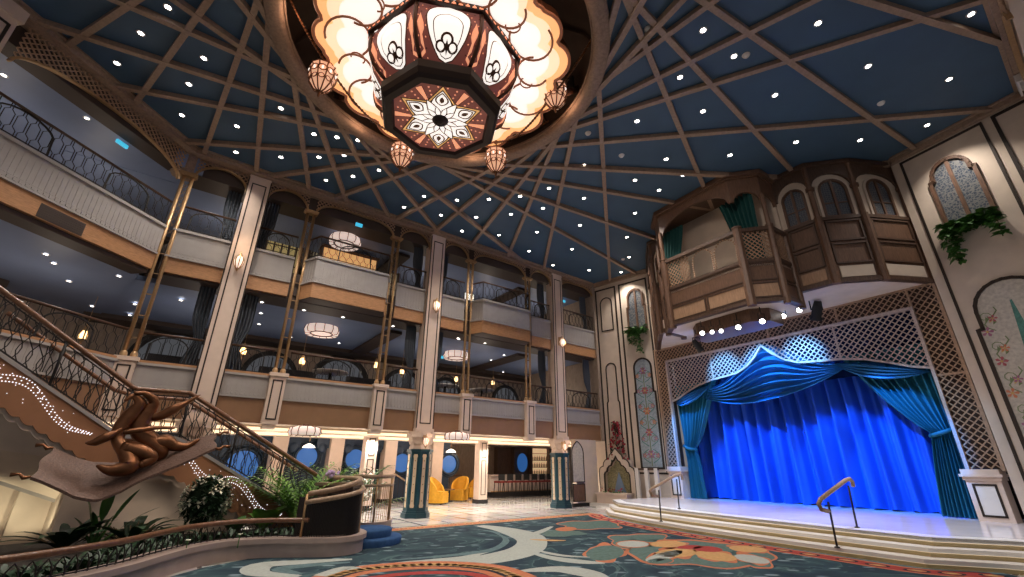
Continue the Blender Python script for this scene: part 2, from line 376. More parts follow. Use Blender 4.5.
# star lights in the blue ceiling
STARS = [(168, 7), (141, 33), (117, 63), (204, 58), (189, 84), (182, 115), (237, 126), (281, 108), (314, 134), (337, 137), (358, 140), (703, 30), (734, 56), (680, 77), (703, 111), (637, 121), (818, 23), (971, 14), (868, 66),
         (949, 79), (775, 95), (927, 125), (796, 142), (860, 140), (236, 152), (281, 157), (319, 157), (344, 155), (326, 180), (353, 176), (379, 170), (424, 196), (404, 207), (457, 200), (441, 215), (476, 217), (489, 199), (511, 214),
         (462, 231), (499, 235), (584, 165), (549, 188), (520, 196), (584, 198), (543, 208), (666, 159), (635, 180), (683, 175), (659, 190), (730, 155), (537, 232), (635, 213), (580, 225), (627, 237), (629, 257), (529, 251), (572, 249), (621, 272), (589, 270), (553, 265)]
def downlight_proto(m, name, label, group, r=.045):
    g = G(); g.at(0).lathe([(r+.03, 0), (r+.03, -.012), (r, -.014), (r, .0)], 14)
    g.at(1).lathe([(.001, -.006), (r, -.006)], 14); o = g.build(name, [white, m]); return tag(o, label, 'ceiling light', group)
dl = downlight_proto(starw, 'star_downlight', 'tiny bright white star light set in a blue ceiling panel between ribs', 'star lights in the blue ceiling', .055)
for i, q in enumerate(STARS):
    o = dl if i == 0 else dl.copy()
    if i: COL.objects.link(o)
    P = atz(*q, H); o.location = (P.x, P.y, H-.001)
det = G(); det.lathe([(.001, -.06), (.06, -.05), (.085, -.015), (.09, 0)], 14)
for i, q in enumerate([(648, 29), (746, 55), (881, 103), (512+438/4, 144+45/4), (623, 153+106), (588, 133)]):
    P = atz(*q, H); o = det.build('smoke_detector', white, None, Matrix.Translation((P.x, P.y, H)))
    tag(o, 'small white domed detector on the blue ceiling without a light', 'detector', 'ceiling detectors')

# floors
g = G(); g.slab([(-22, -6), (16, -6), (24, 22), (10, 38), (-16, 34)], -.2, 0); struct(g.build('floor', marble), 'polished cream marble tile floor', 'floor')
# gallery slabs, ceilings and back walls, in the gallery's own frame (y = behind the front)
def fr_obj(g, name, m, fr=F): o = g.build(name, m); o.matrix_world = fr.M; return o
U0, U1 = -1.8, 15.5
BK = 6.5
GB = [(U0, .02), (U1, .02), (U1+4, BK), (U0-2.5, BK)]      # gallery floor plan behind the front
for z0, z1, nm in ((2.62, 3.75, 'middle'), (6.45, 7.3, 'upper')):
    g = G(); g.slab([(U0, .06), (U1, .06), (U1+4, BK), (U0-2.5, BK)], z0+.1, z1); struct(fr_obj(g, new_trim(), galdark), nm+' gallery floor slab', 'slab')
for z, nm, zz in ((6.40, 'middle', 6.55), (9.72, 'upper', 9.9)):
    g = G(); g.slab([(U0-3, 1.0), (U1+3, 1.0), (U1+4, BK), (U0-2.5, BK)], z, zz); struct(fr_obj(g, new_trim(), galceil), 'grey blue ceiling of the %s gallery' % nm, 'ceiling')
    g = G(); g.box(U0, U1, .1, 1.0, z-.0, z+(.16 if z < 8 else .7))
    for u in (5.6, 11.9): g.box(u-.3, u+.3, 1.3, BK, z-.12, z+.02)
    g.box(U0-2, U1+3, BK-1.0, BK, z-.16, z+.01)
    struct(fr_obj(g, new_trim(), galdark), 'dark brown beams of the %s gallery ceiling' % nm, 'beam')
g = G(); g.box(U0, U1, .02, .35, 10.2, H+.05); struct(fr_obj(g, 'wall_gallery', rib), 'brown beam above the gallery arches', 'wall')
g = G(); g.box(U0-2.5, U1+4, BK, BK+.15, 2.6, 10.2); struct(fr_obj(g, 'wall_back_gallery', backwall), 'panelled back wall of the galleries', 'wall')
g = G(); g.box(U0-6, 11.3, BK, BK+.15, 0, 2.72); struct(fr_obj(g, 'wall_porthole', navy), 'navy wall with round portholes', 'wall')
g = G(); g.box(11.3, U1+8, BK+3.2, BK+3.35, 0, 2.72); g.box(11.2, 11.3, BK, BK+3.35, 0, 2.72); struct(fr_obj(g, 'wall_bar', backwall), 'brown panelled wall behind the bar', 'wall')
g = G(); g.box(U1-.1, U1+.05, -.1, 5, 2.62, 10.3); struct(fr_obj(g, 'wall_gallery_end', backwall), 'end wall of the galleries', 'wall')
# ground floor ceiling with warm light coves
g = G(); g.box(U0-6, U1+8, .4, BK+3.4, 2.66, 2.74); struct(fr_obj(g, new_trim(), cream), 'cream ceiling under the middle gallery', 'ceiling')
for y, nm in ((1.1, 'front'), (3.6, 'rear')):
    g = G(); g.box(U0-5, U1+3, y, y+.5, 2.50, 2.56); g.box(U0-5, U1+3, y, y+.04, 2.56, 2.66); struct(fr_obj(g, new_trim(), cream), 'cream ceiling cove', 'cove')
    g = G(); g.box(U0-5, U1+3, y-.03, y-.005, 2.515, 2.60); o = fr_obj(g, 'cove_strip_light', cove); tag(o, 'warm strip of light in the %s ceiling cove under the gallery' % nm, 'strip light')

# left gallery (frame W): u grows away from the camera, corner with F at u = 4.55
WU0, WU1 = -6., 4.5
for z0, z1, nm in ((2.62, 3.75, 'middle'), (6.42, 7.3, 'upper')):
    g = G(); g.slab([(WU0, .06), (WU1, .06), (WU1+1.0, 6), (WU0, 6)], z0+.1, z1); struct(fr_obj(g, new_trim(), galdark, W), nm+' left gallery floor slab', 'slab')
for z, nm, zz in ((6.36, 'middle', 6.5), (9.74, 'upper', 9.9)):
    g = G(); g.slab([(WU0, .6), (WU1+.2, .6), (WU1+3.5, 6), (WU0, 6)], z, zz); struct(fr_obj(g, new_trim(), galceil, W), 'grey blue ceiling of the %s left gallery' % nm, 'ceiling')
    g = G(); g.box(WU0, WU1, .1, .6, z-.04, z+(.16 if z < 8 else .7)); g.box(WU0, WU1, 4.6, 6, z-.2, z-.01); struct(fr_obj(g, new_trim(), galdark, W), 'dark brown beam of the %s left gallery ceiling' % nm, 'beam')
g = G(); g.box(WU0, WU1, .02, .35, 10.2, H+.05); struct(fr_obj(g, 'wall_left_gallery', rib, W), 'brown beam above the left gallery arch', 'wall')
g = G(); g.box(WU0, WU1+3, 6, 6.15, 0, 10.2); struct(fr_obj(g, 'wall_left_back', backwall, W), 'panelled back wall of the left gallery', 'wall')
g = G(); g.box(WU0, WU1, 2.6, 2.8, 0, 2.7); struct(fr_obj(g, 'wall_left', cream, W), 'cream wall under the left gallery', 'wall')

c_ = [F.w(-1.5, -.06), F.w(-1.5, -1.6), W.w(4.9, -2.2), W.w(4.1, -1.2), W.w(4.2, -.06), W.w(4.55, -.03)]
g = G(); g.slab([tuple(p.xy) for p in c_], 9.735, H+.04); struct(g.build(new_trim(), galceil), 'dark soffit where the two gallery fronts meet', 'soffit')
g = G(); q = F.w(-1.95, -.22); g.slab([(q.x+.34*cos(k*pi/4), q.y+.34*sin(k*pi/4)) for k in range(8)], 9.64, H+.03); struct(g.build(new_trim(), rib), 'brown post head where the two gallery arches meet', 'post')
# ------------------------------------------------------------------ gallery downlights
gd = downlight_proto(starg, 'gallery_downlight', 'small round white downlight in the grey ceiling of a gallery', 'gallery downlights', .05)
GL = [(F, 6.39, q) for q in [(262, 302), (261, 313), (259, 324), (304, 310), (291, 337), (343, 317), (339, 343), (374, 342), (366, 348), (393, 326), (458, 338), (485, 343), (491, 360), (504, 355), (503, 372), (459, 339)]] + \
     [(F, 9.77, q) for q in [(208, 181), (285, 212), (316, 237), (364, 250), (401, 246), (463, 263), (498, 273), (519, 280)]] + \
     [(W, 6.35, q) for q in [(46, 254), (54, 263), (69, 281), (119, 276), (92, 306), (135, 304), (177, 286), (181, 300), (130, 315)]] + \
     [(W, 9.73, q) for q in [(4, 75), (87, 118), (152, 153)]]
first = True
for fr, z, q in GL:
    P = atz(*q, z); u, off, _ = fr.loc(P)
    if not (-5.9 < off < -.65): continue
    o = gd if first else gd.copy()
    if not first: COL.objects.link(o)
    first = False; o.location = (P.x, P.y, z-.001)

# ================================================================== GALLERY FRONT
PIL = [(0., 'nearest the staircase'), (6.47, 'in the middle of the gallery'), (12.87, 'nearest the corner wall')]
THIN = [(-1.8, 'left of the first pilaster above the stair'), (1.68, 'right of the first pilaster'), (4.77, 'left of the middle pilaster'), (8.1, 'right of the middle pilaster'), (11.16, 'left of the pilaster by the corner')]
# pilasters: upper shaft, capital and the blue column below it are one post
for u, where in PIL:
    t = thing('pilaster', 'tall cream pilaster on a teal base column, '+where, 'pilaster', F, (u, 0, 0))
    g = G(); g.box(-.31, .31, -.16, .3, 2.62, H-.2); g.box(-.35, .35, -.19, .3, 2.58, 2.72); g.build('shaft', pilc, t)
    g = G(); frame_line(g, [(-.19, 2.9), (.19, 2.9), (.19, H-.5), (-.19, H-.5)], .035, -.172, -.155)
    frame_line(g, [(-.31, 2.75), (-.31, H-.3)], .03, -.168, -.14, False); frame_line(g, [(.31, 2.75), (.31, H-.3)], .03, -.168, -.14, False)
    g.build('outline', trimdark, t)
    g = G(); P8 = lambda r: [(r*cos(pi/8+k*pi/4)/cos(pi/8), .05+r*sin(pi/8+k*pi/4)/cos(pi/8)) for k in range(8)]
    for r0, r1, z0, z1 in ((.38, .38, 2.3, 2.62), (.45, .45, 2.44, 2.56)): g.slab(P8(r0), z0, z1)
    k0 = g.lathe([(.37, 2.06), (.37, 2.12), (.34, 2.2), (.40, 2.32)], 8, (0, .05, 0), False, pi/8)
    for k in range(8):
        a = k*pi/4; c = V((cos(a), sin(a), 0))
        q = V((-sin(a), cos(a), 0)); b = V((0, .05, 0))+c*.385
        g.add([b-q*.15+V((0, 0, 2.44)), b+q*.15+V((0, 0, 2.44)), b+q*.1+V((0, 0, 2.28)), b+V((0, 0, 2.2)), b-q*.1+V((0, 0, 2.28))], [(0, 1, 2, 3, 4)])
    g.build('capital', pilc, t)
    g = G(); g.slab(P8(.37), .12, 2.06); g.slab(P8(.43), 0, .14); g.slab(P8(.40), .14, .2); g.slab(P8(.41), 1.98, 2.06); g.build('lower_column', teal, t)
    g = G()
    for k in range(8):
        a = k*pi/4; c = V((cos(a), sin(a), 0)); q = V((-sin(a), cos(a), 0)); b = V((0, .05, 0))+c*.372
        pts = [(-.055, .3), (.055, .3), (.075, .36), (.055, .42), (.055, 1.78), (.075, 1.84), (.055, 1.9), (-.055, 1.9), (-.075, 1.84), (-.055, 1.78), (-.055, .42), (-.075, .36)]
        g.prism([b+q*x+V((0, 0, z)) for x, z in pts], c*.012)
    g.build('column_inlay', mat('inlay_beige', (.52, .40, .27), .5), t)
    g = G()
    for k in range(8):
        a = k*pi/4; c = V((cos(a), sin(a), 0)); b = V((0, .05, 0))+c*.388
        for j in range(6): g.ball(b+V((0, 0, .5+j*.24)), .022, 6, 4)
    g.build('inlay_stud', goldd, t)
# slender twin columns on panelled pedestals
for u, where in THIN:
    t = thing('twin_column', 'slender gilded twin column '+where, 'column', F, (u, 0, 2.55))
    g = G(); g.box(-.21, .21, -.2, .2, .06, 1.42); g.box(-.25, .25, -.24, .2, 1.40, 1.5); g.box(-.16, .16, -.18, .16, -.06, .06); g.build('pedestal', pilc, t)
    g = G(); frame_line(g, [(-.12, .2), (.12, .2), (.12, 1.28), (-.12, 1.28)], .035, -.212, -.195); g.build('outline', trimdark, t)
    for s in (-1, 1):
        g = G(); g.tube([(s*.105, 0, 1.55), (s*.105, 0, 6.98)], .048, 10); g.lathe([(.08, 1.5), (.08, 1.6), (.055, 1.66)], 10, (s*.105, 0, 0)); g.build('shaft', gold, t)
    g = G()
    for k in range(8): g.tube([(-.07, 0, 5.0+k*.22), (0, 0, 5.11+k*.22), (.07, 0, 5.0+k*.22)], .012, 4); g.tube([(-.07, 0, 5.22+k*.22), (0, 0, 5.11+k*.22), (.07, 0, 5.22+k*.22)], .012, 4)
    for k in range(5): g.box(-.08, .08, -.015, .015, 2.0+k*.6, 2.03+k*.6)
    g.build('fretwork', goldd, t)
    g = G(); g.box(-.19, .19, -.10, .10, 6.97, 7.01); g.box(-.22, .22, -.12, .12, 7.01, 7.08); g.build('capital', gold, t)
# balcony fronts
BAYS = [(-1.74, -.34, 'between the first twin column and first pilaster'), (.34, 1.46, 'between the first pilaster and the second twin column'), (1.92, 4.54, 'between the second and third twin columns'), (5.0, 6.12, 'between the third twin column and the middle pilaster'),
        (6.82, 7.88, 'between the middle pilaster and fourth twin column'), (8.32, 10.94, 'between the fourth and fifth twin columns'), (11.38, 12.5, 'between the fifth twin column and the third pilaster'), (13.22, 15.4, 'between the third pilaster and the corner wall')]
def dentils(g, x0, x1, y, z, p=.11):
    n = int((x1-x0)/p)
    for i in range(n): g.box(x0+i*p, x0+i*p+p*.45, y-.03, y, z-.035, z+.02)
def balcony(fr, x0, x1, z0, where, lvl, bow=0., vent=None, fdark=False):
    L_ = x1-x0
    t = thing('gallery_balcony', 'grey %s gallery balcony %s' % (lvl, where), 'balcony', fr, (x0, 0, z0))
    if bow: path = [(-.12, 0), (.12, -bow), (L_-.12, -bow), (L_+.12, 0)]
    else: path = [(0, 0), (L_, 0)]
    def strip(ga, za, zb, ya, yb):
        for (ax, ay), (bx, by) in zip(path[:-1], path[1:]):
            d = V((bx-ax, by-ay)).normalized(); q = V((-d.y, d.x)); a, b = V((ax, ay)), V((bx, by))
            if d.x < 0: q = -q
            ga.slab([a+q*ya-d*.01, b+q*ya+d*.01, b+q*yb+d*.01, a+q*yb-d*.01], za, zb)
    f0, f1 = 0, .66
    if bow: f0 = -.05
    p1 = 1.32
    g = G(); strip(g, f0, f1-.18 if lvl == 'upper' else f1, 0, .12); 
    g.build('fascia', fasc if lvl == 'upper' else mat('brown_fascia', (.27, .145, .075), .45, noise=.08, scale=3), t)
    g = G(); ft = .44 if lvl == 'upper' else .66
    strip(g, ft, p1-.02, -.0, .12); strip(g, p1-.06, p1, -.05, .16); strip(g, ft, ft+.05, -.05, .1)
    for (ax, ay), (bx, by) in zip(path[:-1], path[1:]):
        d = V((bx-ax, by-ay)); l = d.length; d.normalize(); q = V((-d.y, d.x)); n = max(1, int(l/.11))
        for i in range(n):
            c = V((ax, ay))+d*((i+.5)*l/n)
            g.slab([c-d*.03-q*.02, c+d*.03-q*.02, c+d*.03, c-d*.03], ft+.07, ft+.13); g.slab([c-d*.042-q*.006, c+d*.042-q*.006, c+d*.042, c-d*.042], ft+.16, p1-.1)
    g.build('parapet_panel', parg, t)
    g = G(); strip(g, p1, p1+.06, -.04, .15) if lvl != 'upper' else strip(g, p1, p1+.03, -.02, .1); g.build('parapet_cap', fasc if lvl != 'upper' else parg, t)
    if vent: g = G(); g.box(vent[0], vent[1], -.01, .02, .02, .34); [g.box(vent[0]+.02, vent[1]-.02, -.018, 0, .05+k*.05, .065+k*.05) for k in range(6)]; g.build('air_vent', galdark, t)
    ht = 2.1
    g = G()
    for (ax, ay), (bx, by) in zip(path[:-1], path[1:]):
        l = hypot(bx-ax, by-ay); dx, dy = (bx-ax)/l, (by-ay)/l
        fn = lambda x, z, ax=ax, ay=ay, dx=dx, dy=dy: (ax+dx*x, ay+dy*x+.05, z)
        if l < .9: honey(g, 0.02, l-.02, p1+.07, ht-.03, path=fn); continue
        m = .28
        honey(g, 0.02, l-.02, p1+.07, ht-.03, path=fn)
        nm = max(1, round(l/2.2)); sw = l/nm
        for k in range(nm):                                  # an arch and a narrow ladder panel in each run
            c = (k+.5)*sw; w = min(.55, sw*.3)
            g.tube([fn(c-w+w*(1-cos(pi*i/10)), p1+.07 + (ht-p1-.12)*(.55+.45*sin(pi*i/10)) if 0 < i < 10 else p1+.07) for i in range(11)], .022, 4)
    g.build('railing_lattice', iron, t)
    g = G()
    for (ax, ay), (bx, by) in zip(path[:-1], path[1:]): g.tube([(ax, ay+.05, ht), (bx, by+.05, ht)], .036, 6)
    g.build('handrail', mat('dark_handrail', (.07, .035, .02), .35), t); g = G()
    for (ax, ay), (bx, by) in zip(path[:-1], path[1:]): g.tube([(ax, ay+.05, p1+.09), (bx, by+.05, p1+.09)], .014, 4)
    g.build('bottom_rail', iron, t)
    if bow:
        g = G(); g.slab([(p[0], p[1]+.03) for p in path], f0-.02, f0+.02); g.build('underside', galdark, t)
    return t
for i, (a, b, wh) in enumerate(BAYS):
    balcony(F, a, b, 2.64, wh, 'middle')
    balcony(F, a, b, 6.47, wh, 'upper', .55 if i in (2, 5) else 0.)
balcony(W, 1.9, 4.48, 2.64, 'over the head of the stairs', 'middle')
balcony(W, -2.5, 4.48, 6.43, 'along the left wall', 'upper', vent=(4.28, 5.2))
# arches with lattice spandrels under the cornice
def spandrel(fr, x0, x1, where, gap=.17, deep=.66, zt=10.23):
    t = thing('lattice_arch', 'gold edged lattice arch '+where, 'arch', fr, (x0, -.02, 0)); L_ = x1-x0
    r = min(L_/2, .75 if gap < .3 else 1.9); zb = zt-deep; pts = []
    n = 10
    if L_ > 1.8:
        pts = [(r-r*cos(pi/2*i/n), zb+(deep-gap)*sin(pi/2*i/n)) for i in range(n+1)]+[(L_-r+r*sin(pi/2*i/n), zb+(deep-gap)*cos(pi/2*i/n)) for i in range(n+1)]
    else: pts = [(L_/2-L_/2*cos(pi*i/16), zb+(deep-.1)*sin(pi*i/16)) for i in range(17)]
    poly = [(0, zt)]+pts+[(L_, zt)]
    g = G(); lattice(g, poly, .10, .022, -.02, .01); g.build('lattice', latt, t)
    g = G(); frame_line(g, pts, .045, -.05, .04, False); g.build('arch_edge', gold, t)
    return t
SPN = [(-1.66, -.31, 0), (.31, 1.55, 1), (1.81, 4.64, 2), (4.9, 6.16, 3), (6.78, 7.97, 4), (8.23, 11.03, 5), (11.29, 12.56, 6), (13.18, 15.45, 7)]
for a, b, i in SPN: spandrel(F, a, b, BAYS[i][2])
spandrel(W, .3, 4.35, 'over the left gallery', .40, .98)
# long drapes beside the pilasters
def gdrape(u, z0, z1, w, lvl, where, y=.45, side=1):
    g = G()
    def fn(a, b):
        z = z0+(z1-z0)*b; pinch = 1-.45*math.exp(-((b-.38)/.16)**2)
        x = side*(w*a*pinch); return (x, .06*sin(a*pi*9)*pinch+.02*sin(b*7+a*9), z)
    g.grid(fn, 40, 14); o = g.build('gallery_drape', drape); o.matrix_world = F.M @ Matrix.Translation((u, y, 0))
    tag(o, 'long grey blue drape in the %s gallery, %s' % (lvl, where), 'drape')
for lvl, z0, z1 in (('upper', 7.3, 9.8), ('middle', 3.8, 6.4)):
    for u, sd, wh in ((-.36, -1, 'left of the first pilaster'), (.36, 1, 'right of the first pilaster'), (6.1, -1, 'left of the middle pilaster'), (6.84, 1, 'right of the middle pilaster'), (12.5, -1, 'left of the third pilaster'), (13.24, 1, 'right of the third pilaster'), (15.35, -1, 'beside the corner wall')):
        gdrape(u, z0, z1, .40, lvl, wh, .42, sd)
# lanterns on the pilasters
def lantern(fr, p, label, s=1., group=None, name='cage_lantern'):
    t = thing(name, label, 'lamp', fr, p, group=group)
    g = G(); g.box(-.05*s, .05*s, -.02, .06, -.08*s, .3*s); g.tube([(0, 0, .24*s), (0, -.1*s, .3*s), (0, -.17*s, .27*s)], .015*s, 6); g.build('bracket', gold, t)
    g = G(); c = (0, -.17*s, 0); g.lathe([(.04*s, -.2*s), (.11*s, -.08*s), (.13*s, .05*s), (.10*s, .15*s), (.05*s, .2*s)], 8, c, False); g.build('glass', glow('lantern_glass', (1, .74, .58), 1.15), t)
    g = G(); g.lathe([(.001, -.3*s), (.03*s, -.25*s), (.05*s, -.19*s)], 8, c); g.lathe([(.09*s, .15*s), (.07*s, .21*s), (.025*s, .27*s), (.03*s, .3*s), (.001, .36*s)], 8, c)
    for k in range(8):
        a = k*pi/4; g.tube([(c[0]+r*s*cos(a), c[1]+r*s*sin(a), z*s) for r, z in ((.05, -.2), (.115, -.08), (.136, .05), (.105, .15))], .016*s, 4)
    g.build('cage', gold, t); return t
lantern(F, (-.02, -.2, 7.08), 'glowing cage lantern on the pilaster nearest the staircase')
lantern(F, (6.47, -.2, 7.12), 'glowing cage lantern on the middle pilaster of the gallery')
lantern(F, (12.87, -.2, 6.75), 'glowing cage lantern on the pilaster beside the corner wall')
lantern(F, (6.36, -.44, 2.28), 'glowing sconce on the capital of the teal column by the stair', .72, name='capital_sconce')
lantern(F, (12.62, -.44, 2.28), 'glowing sconce on the capital of the teal column near the bar', .72, name='capital_sconce')
# drum lamps
def drum(q, z, r, label, fr=None):
    P = atz(*q, z); t = thing('drum_lamp', label, 'ceiling lamp', WORLD, P)
    g = G(); g.lathe([(r*.62, -.16*r), (r*.92, -.22*r), (r, 0), (r*.92, .26*r), (r*.6, .34*r), (.001, .35*r)], 24); g.lathe([(.001, -.13*r), (r*.62, -.16*r)], 24); g.build('lamp_shade', lamps, t)
    g = G()
    for k in range(12):
        a = 2*pi*k/12; g.tube([(rr*r*cos(a), rr*r*sin(a), zz*r) for rr, zz in ((.63, -.17), (.94, -.23), (1.02, 0), (.94, .27), (.6, .36))], .014*r+.006, 4)
    g.lathe([(.64*r, -.15*r), (.66*r, -.2*r), (.60*r, -.21*r), (.58*r, -.15*r)], 24); g.build('rim', chbr, t)
    g = G(); g.lathe([(.22*r, .34*r), (.22*r, .5*r), (.001, .5*r)], 16); g.build('mount', chbr, t)
    return P
def at_off(q, off):                     # height of a photo point on a plane behind the gallery front
    return F.at(*q, off)[1]
DR = [((345, 242), -1.9, .58, 'wide glowing drum lamp in the upper gallery behind the bowed balcony'), ((322, 331), -2.6, .62, 'wide glowing drum lamp in the middle gallery near the second twin column'), ((456, 356), -3.0, .58, 'glowing drum lamp in the middle gallery right of the middle pilaster'),
      ((305, 432), -1.6, .40, 'glowing drum lamp under the gallery above the palm'), ((457, 437), -1.6, .38, 'glowing drum lamp under the gallery above the yellow chairs')]
for q, off, r, lb in DR: drum(q, min(at_off(q, off), 9.35) if q[1] < 400 else 2.36, r, lb)

# ================================================================== BEHIND THE GALLERY FRONT
def on(q, off, fr=F): return fr.at(*q, off)
# arched openings in the middle gallery's back wall
ARW = [((177, 352), 1.5, 'seen left of the first pilaster', seab2), ((270, 372), 1.1, 'right of the first pilaster', lampgold and seab2), ((341, 376), 1.35, 'between the second and third twin columns', seab2), ((403, 382), 1.1, 'left of the middle pilaster', seab2), ((446, 388), .95, 'right of the middle pilaster', backwall), ((506, 392), .95, 'left of the fifth twin column', seab2)]
for q, r, wh, gm in ARW:
    u, z = on(q, -6.4); zb = 3.76; t = thing('arched_window', 'dark arched window in the middle gallery wall, '+wh, 'window', F, (u, 6.38, zb))
    zs = max(.35, min(1.2, z-zb)); a0 = arch(-r, r, 0, zs, 14); a1 = arch(-r*.82, r*.82, 0, zs, 14)
    g = G(); n = len(a0)
    for i in range(n-1): g.face([a0[i], a0[i+1], a1[i+1], a1[i]], 0, .1)
    g.build('frame', blackm, t)
    g = G(); g.face(a1, .05, .08); g.build('pane', glow('night_window', (.17, .19, .22), .22) , t)
    g = G(); g.box(-r*.8, r*.8, .03, .05, 0, zs*.55); g.build('lower_pane', gm, t)
    g = G()
    for k in range(-2, 3): g.box(k*r*.3-.015, k*r*.3+.015, .02, .05, 0, zs+r*.75*sqrt(max(0, 1-(k*.36)**2)))
    g.box(-r*.8, r*.8, .02, .05, zs*.55, zs*.55+.04); g.build('glazing_bars', blackm, t)
# hanging gold lanterns
def pend(q, off, label, fr=F, s=.3, ztop=6.3):
    u, z = on(q, off, fr); t = thing('pendant_lantern', label, 'lamp', fr, (u, -off, z))
    g = G(); g.lathe([(.03, -.5*s), (.3*s, -.3*s), (.36*s, .1*s), (.2*s, .5*s), (.05, .6*s)], 8, smooth=False); g.build('glass', lampgold, t)
    g = G(); g.lathe([(.02, -.75*s), (.1*s, -.55*s), (.3*s, -.3*s)], 8); g.lathe([(.24*s, .5*s), (.05, .85*s), (.02, 1.1*s)], 8)
    for k in range(6): a = k*pi/3; g.tube([(r*s*cos(a), r*s*sin(a), zz*s) for r, zz in ((.31, -.3), (.38, .1), (.22, .5))], .012, 4)
    g.tube([(0, 0, s), (0, 0, ztop-z)], .008, 4); g.build('cage', gold, t)
for fr, q, off, lb in ((W, (83, 336), -3.2, 'gold lantern hanging in the left gallery behind the stair rail'), (F, (243, 352), -3.5, 'gold lantern hanging just right of the first pilaster'), (F, (302, 362), -3.5, 'gold lantern hanging right of the second twin column'),
                       (F, (402, 372), -3.5, 'gold lantern hanging left of the middle pilaster'), (F, (456, 380), -4, 'gold lantern hanging right of the middle pilaster'), (F, (493, 383), -4, 'gold lantern hanging left of the fifth twin column'), (F, (376, 366), -3.5, 'gold lantern hanging behind the third twin column')):
    pend(q, off, lb, fr)
# lit glazed doors and wall panels upstairs
def glazed(q, w, h, wh, m, off=-3.4, zb=7.32):
    u, z = on(q, off); h = on((q[0], q[1]-h), off)[1]-zb-w; t = thing('glazed_door', 'glowing many paned glazed doors in the upper gallery, '+wh, 'door', F, (u, -off-.02, zb))
    g = G(); g.face(arch(-w, w, 0, h, 12), .04, .06); g.build('pane', m, t)
    g = G(); a0 = arch(-w-.1, w+.1, 0, h, 12); a1 = arch(-w, w, 0, h, 12)
    for i in range(len(a0)-1): g.face([a0[i], a0[i+1], a1[i+1], a1[i]], -.06, .06)
    for k in range(-3, 4): g.box(k*w/3.5-.03, k*w/3.5+.03, 0, .04, 0, h+w*.8*sqrt(max(0, 1-(k/3.5)**2)))
    for k in range(1, 5): g.box(-w, w, .01, .04, k*h/4-.02, k*h/4+.02)
    g.build('frame', walnutd, t)
glz = glow('warm_glazing', (.62, .48, .20), .32)
glazed((277, 234), .95, 29, 'between the first pilaster and second twin column', glz)
glazed((388, 262), .5, 16, 'behind the third twin column', glow('dim_glazing', (.40, .34, .22), .35))
glazed((118, 175), .1, .1, 'left', glz) if False else None
glazed((322, 250), .4, 16, 'behind the bowed balcony', glow('dim_glazing', (.4, .34, .22), .35))
u, z = on((350, 262), -2.2); t = thing('upper_bar', 'amber lit bar counter behind the bowed upper balcony', 'bar', F, (u, 2.2, 7.32))
g = G(); hb = on((350, 253), -2.2)[1]-7.32; g.box(-1.1, 1.1, 0, .5, 0, hb); g.box(-1.15, 1.15, -.1, .55, hb, hb+.06); g.build('counter', walnut, t)
g = G(); g.box(-1.05, 1.05, -.02, 0, hb-.5, hb-.05); g.build('lit_front', glow('amber_bar_glow', (1, .52, .20), .55), t)
g = G()
for k in range(4): g.box(-1.1+k*.7, -1.03+k*.7, .9, 1.05, 0, 1.7)
g.box(-1.1, 1.1, .9, 1.05, 1.65, 1.75); g.box(-1.1, 1.1, .9, 1.05, 1.3, 1.35); g.build('rack', walnutd, t)
for q, off, w, lb in (((359, 225), -3, .12, 'small cyan sign glowing on the upper gallery ceiling'), ((563, 301), -2.5, .14, 'small cyan sign glowing right of the third pilaster'), ((441, 357), -4, .12, 'small cyan sign glowing in the middle gallery beside the drum lamp')):
    u, o_, z = F.loc(atz(*q, 9.58 if q[1] < 340 else 6.2)); off = o_; g = G(); g.box(-w, w, -.03, .03, -.06, .06); o = g.build('lit_sign', exitb); o.matrix_world = F.M @ Matrix.Translation((u, -off, z)); tag(o, lb, 'sign')
u, o_, z = W.loc(atz(122, 144, 9.6)); g = G(); g.box(-.15, .15, -.03, .03, -.05, .05); o = g.build('lit_sign', exitb); o.matrix_world = W.M @ Matrix.Translation((u, -o_, z)); tag(o, 'small cyan sign glowing on the upper left gallery ceiling', 'sign')
u, z = on((469, 297), -.5); t = thing('display_screen', 'small white lit screen behind the upper railing beside the fourth twin column', 'screen', F, (u, .5, z))
g = G(); g.box(-.24, .24, -.02, .03, -.16, .16); g.build('screen', glow('screen_white', (.9, .9, .85), .8), t); g = G(); frame_line(g, [(-.24, -.16), (.24, -.16), (.24, .16), (-.24, .16)], .03, -.03, .04); g.tube([(0, .02, -.16), (0, .02, 7.3-z)], .02, 4); g.build('stand', iron, t)
# lounge tables and sofas glimpsed through the middle railing
for q, r, lb in (((447, 395), .55, 'pale round table top behind the middle railing right of the middle pilaster'), ((484, 398), .55, 'pale round table top behind the railing left of the fifth twin column'), ((330, 384), .6, 'pale round table top behind the railing between second and third twin columns')):
    u, z = on(q, -1.3); t = thing('lounge_table', lb, 'table', F, (u, 1.5, 3.75)); g = G(); g.lathe([(.001, .78), (r, .78), (r, .82), (.001, .82)], 20); g.build('tabletop', white, t); g = G(); g.lathe([(.22, 0), (.2, .04), (.05, .1), (.05, .78)], 12); g.build('leg', iron, t)
for q, lb in (((285, 380), 'dark lounge sofa behind the middle railing right of the second twin column'), ((368, 388), 'dark lounge sofa behind the middle railing left of the third twin column'), ((180, 368), 'dark lounge sofa behind the railing left of the first pilaster')):
    u, z = on(q, -2.2); t = thing('lounge_sofa', lb, 'sofa', F, (u, 2.6, 3.75)); g = G(); g.box(-.8, .8, -.4, .4, .1, .42); g.build('seat', blackm, t); g = G(); g.box(-.85, .85, -.5, -.32, .1, .85); g.box(-.9, -.75, -.5, .4, .1, .62); g.box(.75, .9, -.5, .4, .1, .62); g.build('backrest', mat('charcoal_fabric', (.03, .03, .035), .8), t)

